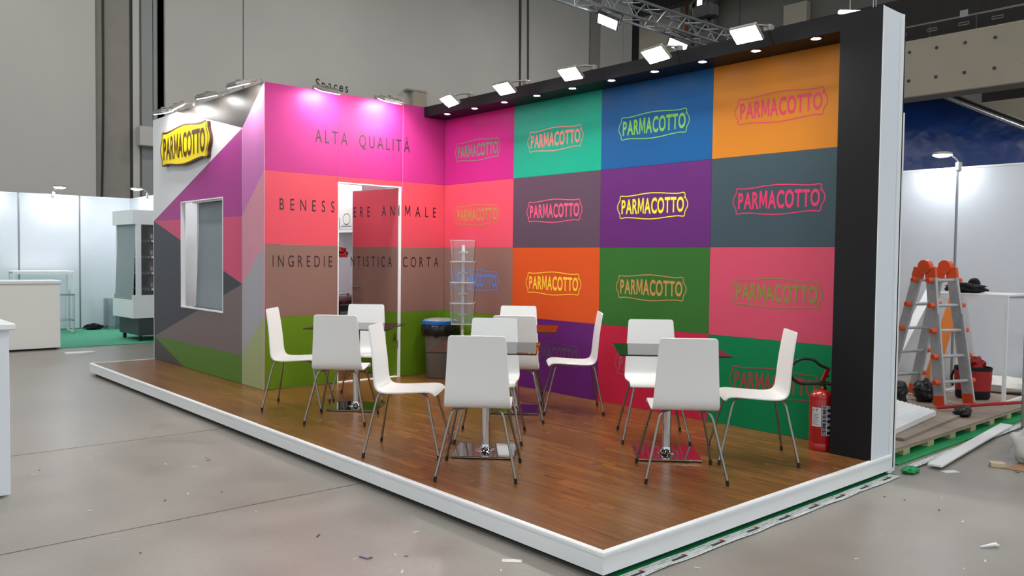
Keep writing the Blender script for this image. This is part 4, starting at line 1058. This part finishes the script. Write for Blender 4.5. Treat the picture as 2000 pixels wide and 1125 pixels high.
# bags, sheets and boards on the deck
for i, (x, y, rx, ry, rz, lab) in enumerate(((4.32, 2.36, .17, .17, .14, 'crumpled black plastic bag beside the pillar on the deck'), (4.46, 2.88, .11, .13, .12, 'black plastic bag behind the folding ladder foot'), (5.04, 2.28, .07, .09, .055, 'small black plastic bag beside the white corrugated sheet'))):
    o = lumpy('plastic_bag', 'blackbag', None, (x, y, DZ2), (rx, ry, rz), 11 + i, .24, fq=2.6); tag(o, lab, 'bag')
ws = empty('corrugated_sheet', (0, 0, DZ2)); tag(ws, 'stack of white corrugated sheet lying on the plywood deck', 'sheet')
b = MB(); n = 18
pa, pb, wv = Vector((5.03, .62, .05)), Vector((4.87, 2.1, .05)), Vector((-.36, .0, .05))
for i in range(n):
    t0_, t1_ = i / n, (i + .97) / n; z_ = .006 * (i % 2)
    q = [pa + wv * t0_ + Vector((0, 0, z_)), pa + wv * t1_ + Vector((0, 0, z_)), pb + wv * t1_ + Vector((0, 0, z_)), pb + wv * t0_ + Vector((0, 0, z_))]
    b = MB(); dn = Vector((0, 0, -.016 - .03)); b.add([*q, *[p + dn for p in q]], [(0, 1, 2, 3), (7, 6, 5, 4), (0, 4, 5, 1), (1, 5, 6, 2), (2, 6, 7, 3), (3, 7, 4, 0)]); b.build('ridge', 'white', ws)
leaning('floor_board', 'brown wooden board lying along the white corrugated sheet', (5.11, .75, DZ2 + .012), (5.0, 2.32, DZ2 + .012), .07, .02, 'ply', 'board')
rp = MB().tube([(4.76, 2.40, DZ2 + .03), (5.9, 3.0, DZ2 + .22), (6.4, 3.26, DZ2 + .30)], .016, 10).build('red_pole', 'redpole'); tag(rp, 'red broom pole resting from the ladder foot across the deck edge', 'pole')
pk_ = B((-.05, -1.08, .001), (.05, 1.08, .017), .002).build('white_plank', 'white', loc=(5.42, 1.48, .02)); pk_.rotation_euler = (0, 0, R(5.2)); tag(pk_, 'long white plank lying on the concrete beside the deck', 'plank')
oc_ = B((-.05, -.035, 0), (.05, .035, .035), .004).build('wood_offcut', 'pine', loc=(5.79, .86, 0.0)); oc_.rotation_euler = (0, 0, R(30)); tag(oc_, 'small pine offcut on the concrete floor', 'offcut')
cdb = MB().prism([(-.14, -.12), (.16, -.10), (.2, .12), (-.1, .14)], .001, .006).build('cardboard_piece', 'cardboard', loc=(5.98, .95, 0)); tag(cdb, 'flat piece of brown cardboard beside the pine offcut', 'cardboard')
foam = lumpy('white_sheet_roll', 'paper', None, (4.75, 4.28, DZ2), (.55, .22, .09), 21, .18, fq=2.2); tag(foam, 'crumpled white covering sheet on the deck under the partition', 'sheet')
# trolley with clear wrap at the frame edge
tw = empty('wrapped_trolley', (5.95, 1.45, 0)); tag(tw, 'clear-wrapped dark trolley frame with a white sack beside the deck', 'trolley')
for x in (-.12, .3):
    for y in (0, .45): MB().tube([(x, y, .05), (x, y, 1.25)], .016, 8).build('post', 'tray', tw, 50)
B((-.16, -.04, .10), (.34, .5, .14), .01).build('base', 'darkgrey', tw)
for lo, hi in (((-.17, -.05, .14), (-.165, .5, 1.1)), ((-.165, -.05, .14), (.34, -.045, 1.1))): B(lo, hi).build('clear_wrap', 'acryl', tw)
for x in (-.1, .28):
    for y in (.02, .42): MB().tube([(x, y - .015, .05), (x, y + .015, .05)], .05, 14).build('wheel', 'blackrub', tw, 40)
o = lumpy('white_sack', 'paper', None, (5.93, 1.17, .002), (.14, .12, .15), 31, .2); tag(o, 'white sack slumped against the wrapped trolley', 'sack')

# ================================================================== LITTER ON THE CONCRETE
def scrap(name, label, x, y, pts, m='paper', th=.002, rz=0, cat='scrap', grp=None, up=.0):
    o = MB().prism(pts, .0008, .0008 + th).build(name, m, loc=(x, y, up)); o.rotation_euler = (0, 0, R(rz)); return tag(o, label, cat, grp)
scrap('paper_rag', 'crumpled white rag on the concrete near the cream counter', -5.74, -2.58, [(-.1, -.2), (.08, -.22), (.12, 0), (.06, .2), (-.09, .16)], th=.02)
scrap('printed_label', 'printed paper slip on the concrete before the platform front edge', 4.893, -3.224, [(-.05, -.02), (.05, -.02), (.05, .02), (-.05, .02)], rz=45)
scrap('foil_scrap', 'crumpled foil scrap on the concrete before the platform', 4.383, -3.76, [(-.03, -.015), (.02, -.02), (.035, .01), (-.02, .02)], 'alu', .008, 20)
scrap('paper_slip', 'small paper slip beside the pillar foot on the concrete', 5.62, .42, [(-.06, -.03), (.06, -.03), (.06, .03), (-.06, .03)], rz=60)
nz = empty('nozzle_tip', (6.385, -1.128, .006), R(60)); tag(nz, 'white plastic sealant nozzle lying on the concrete', 'nozzle')
MB().tube([(-.05, 0, .003), (.02, 0, .008), (.05, 0, .010)], [.003, .009, .011], 10).build('cone', 'white', nz, 40)
MB().tube([(.05 + .014 * math.cos(t), .0 + .014 * math.sin(t), .008) for t in [i * .52 for i in range(12)]], .003, 6, closed=True).build('ring', 'white', nz, 40)
rg_ = random.Random(5)
for i in range(64):
    if i < 38: x, y = rg_.uniform(1.2, 5.6), rg_.uniform(-5.2, -3.3)
    else: x, y = rg_.uniform(5.55, 6.9), rg_.uniform(-3, .9)
    s = rg_.uniform(.0035, .009); l = rg_.uniform(1, 3.5)
    scrap('debris_chip', 'tiny %s debris chip on the concrete floor' % ('pale' if i % 3 else 'dark'), x, y, [(-s * l, -s * .5), (s * l, -s * .6), (s * l * .8, s * .5), (-s * l * .7, s * .6)], 'paper' if i % 3 else 'tray', .002, rg_.uniform(0, 180), 'debris', 'debris chips on the concrete')
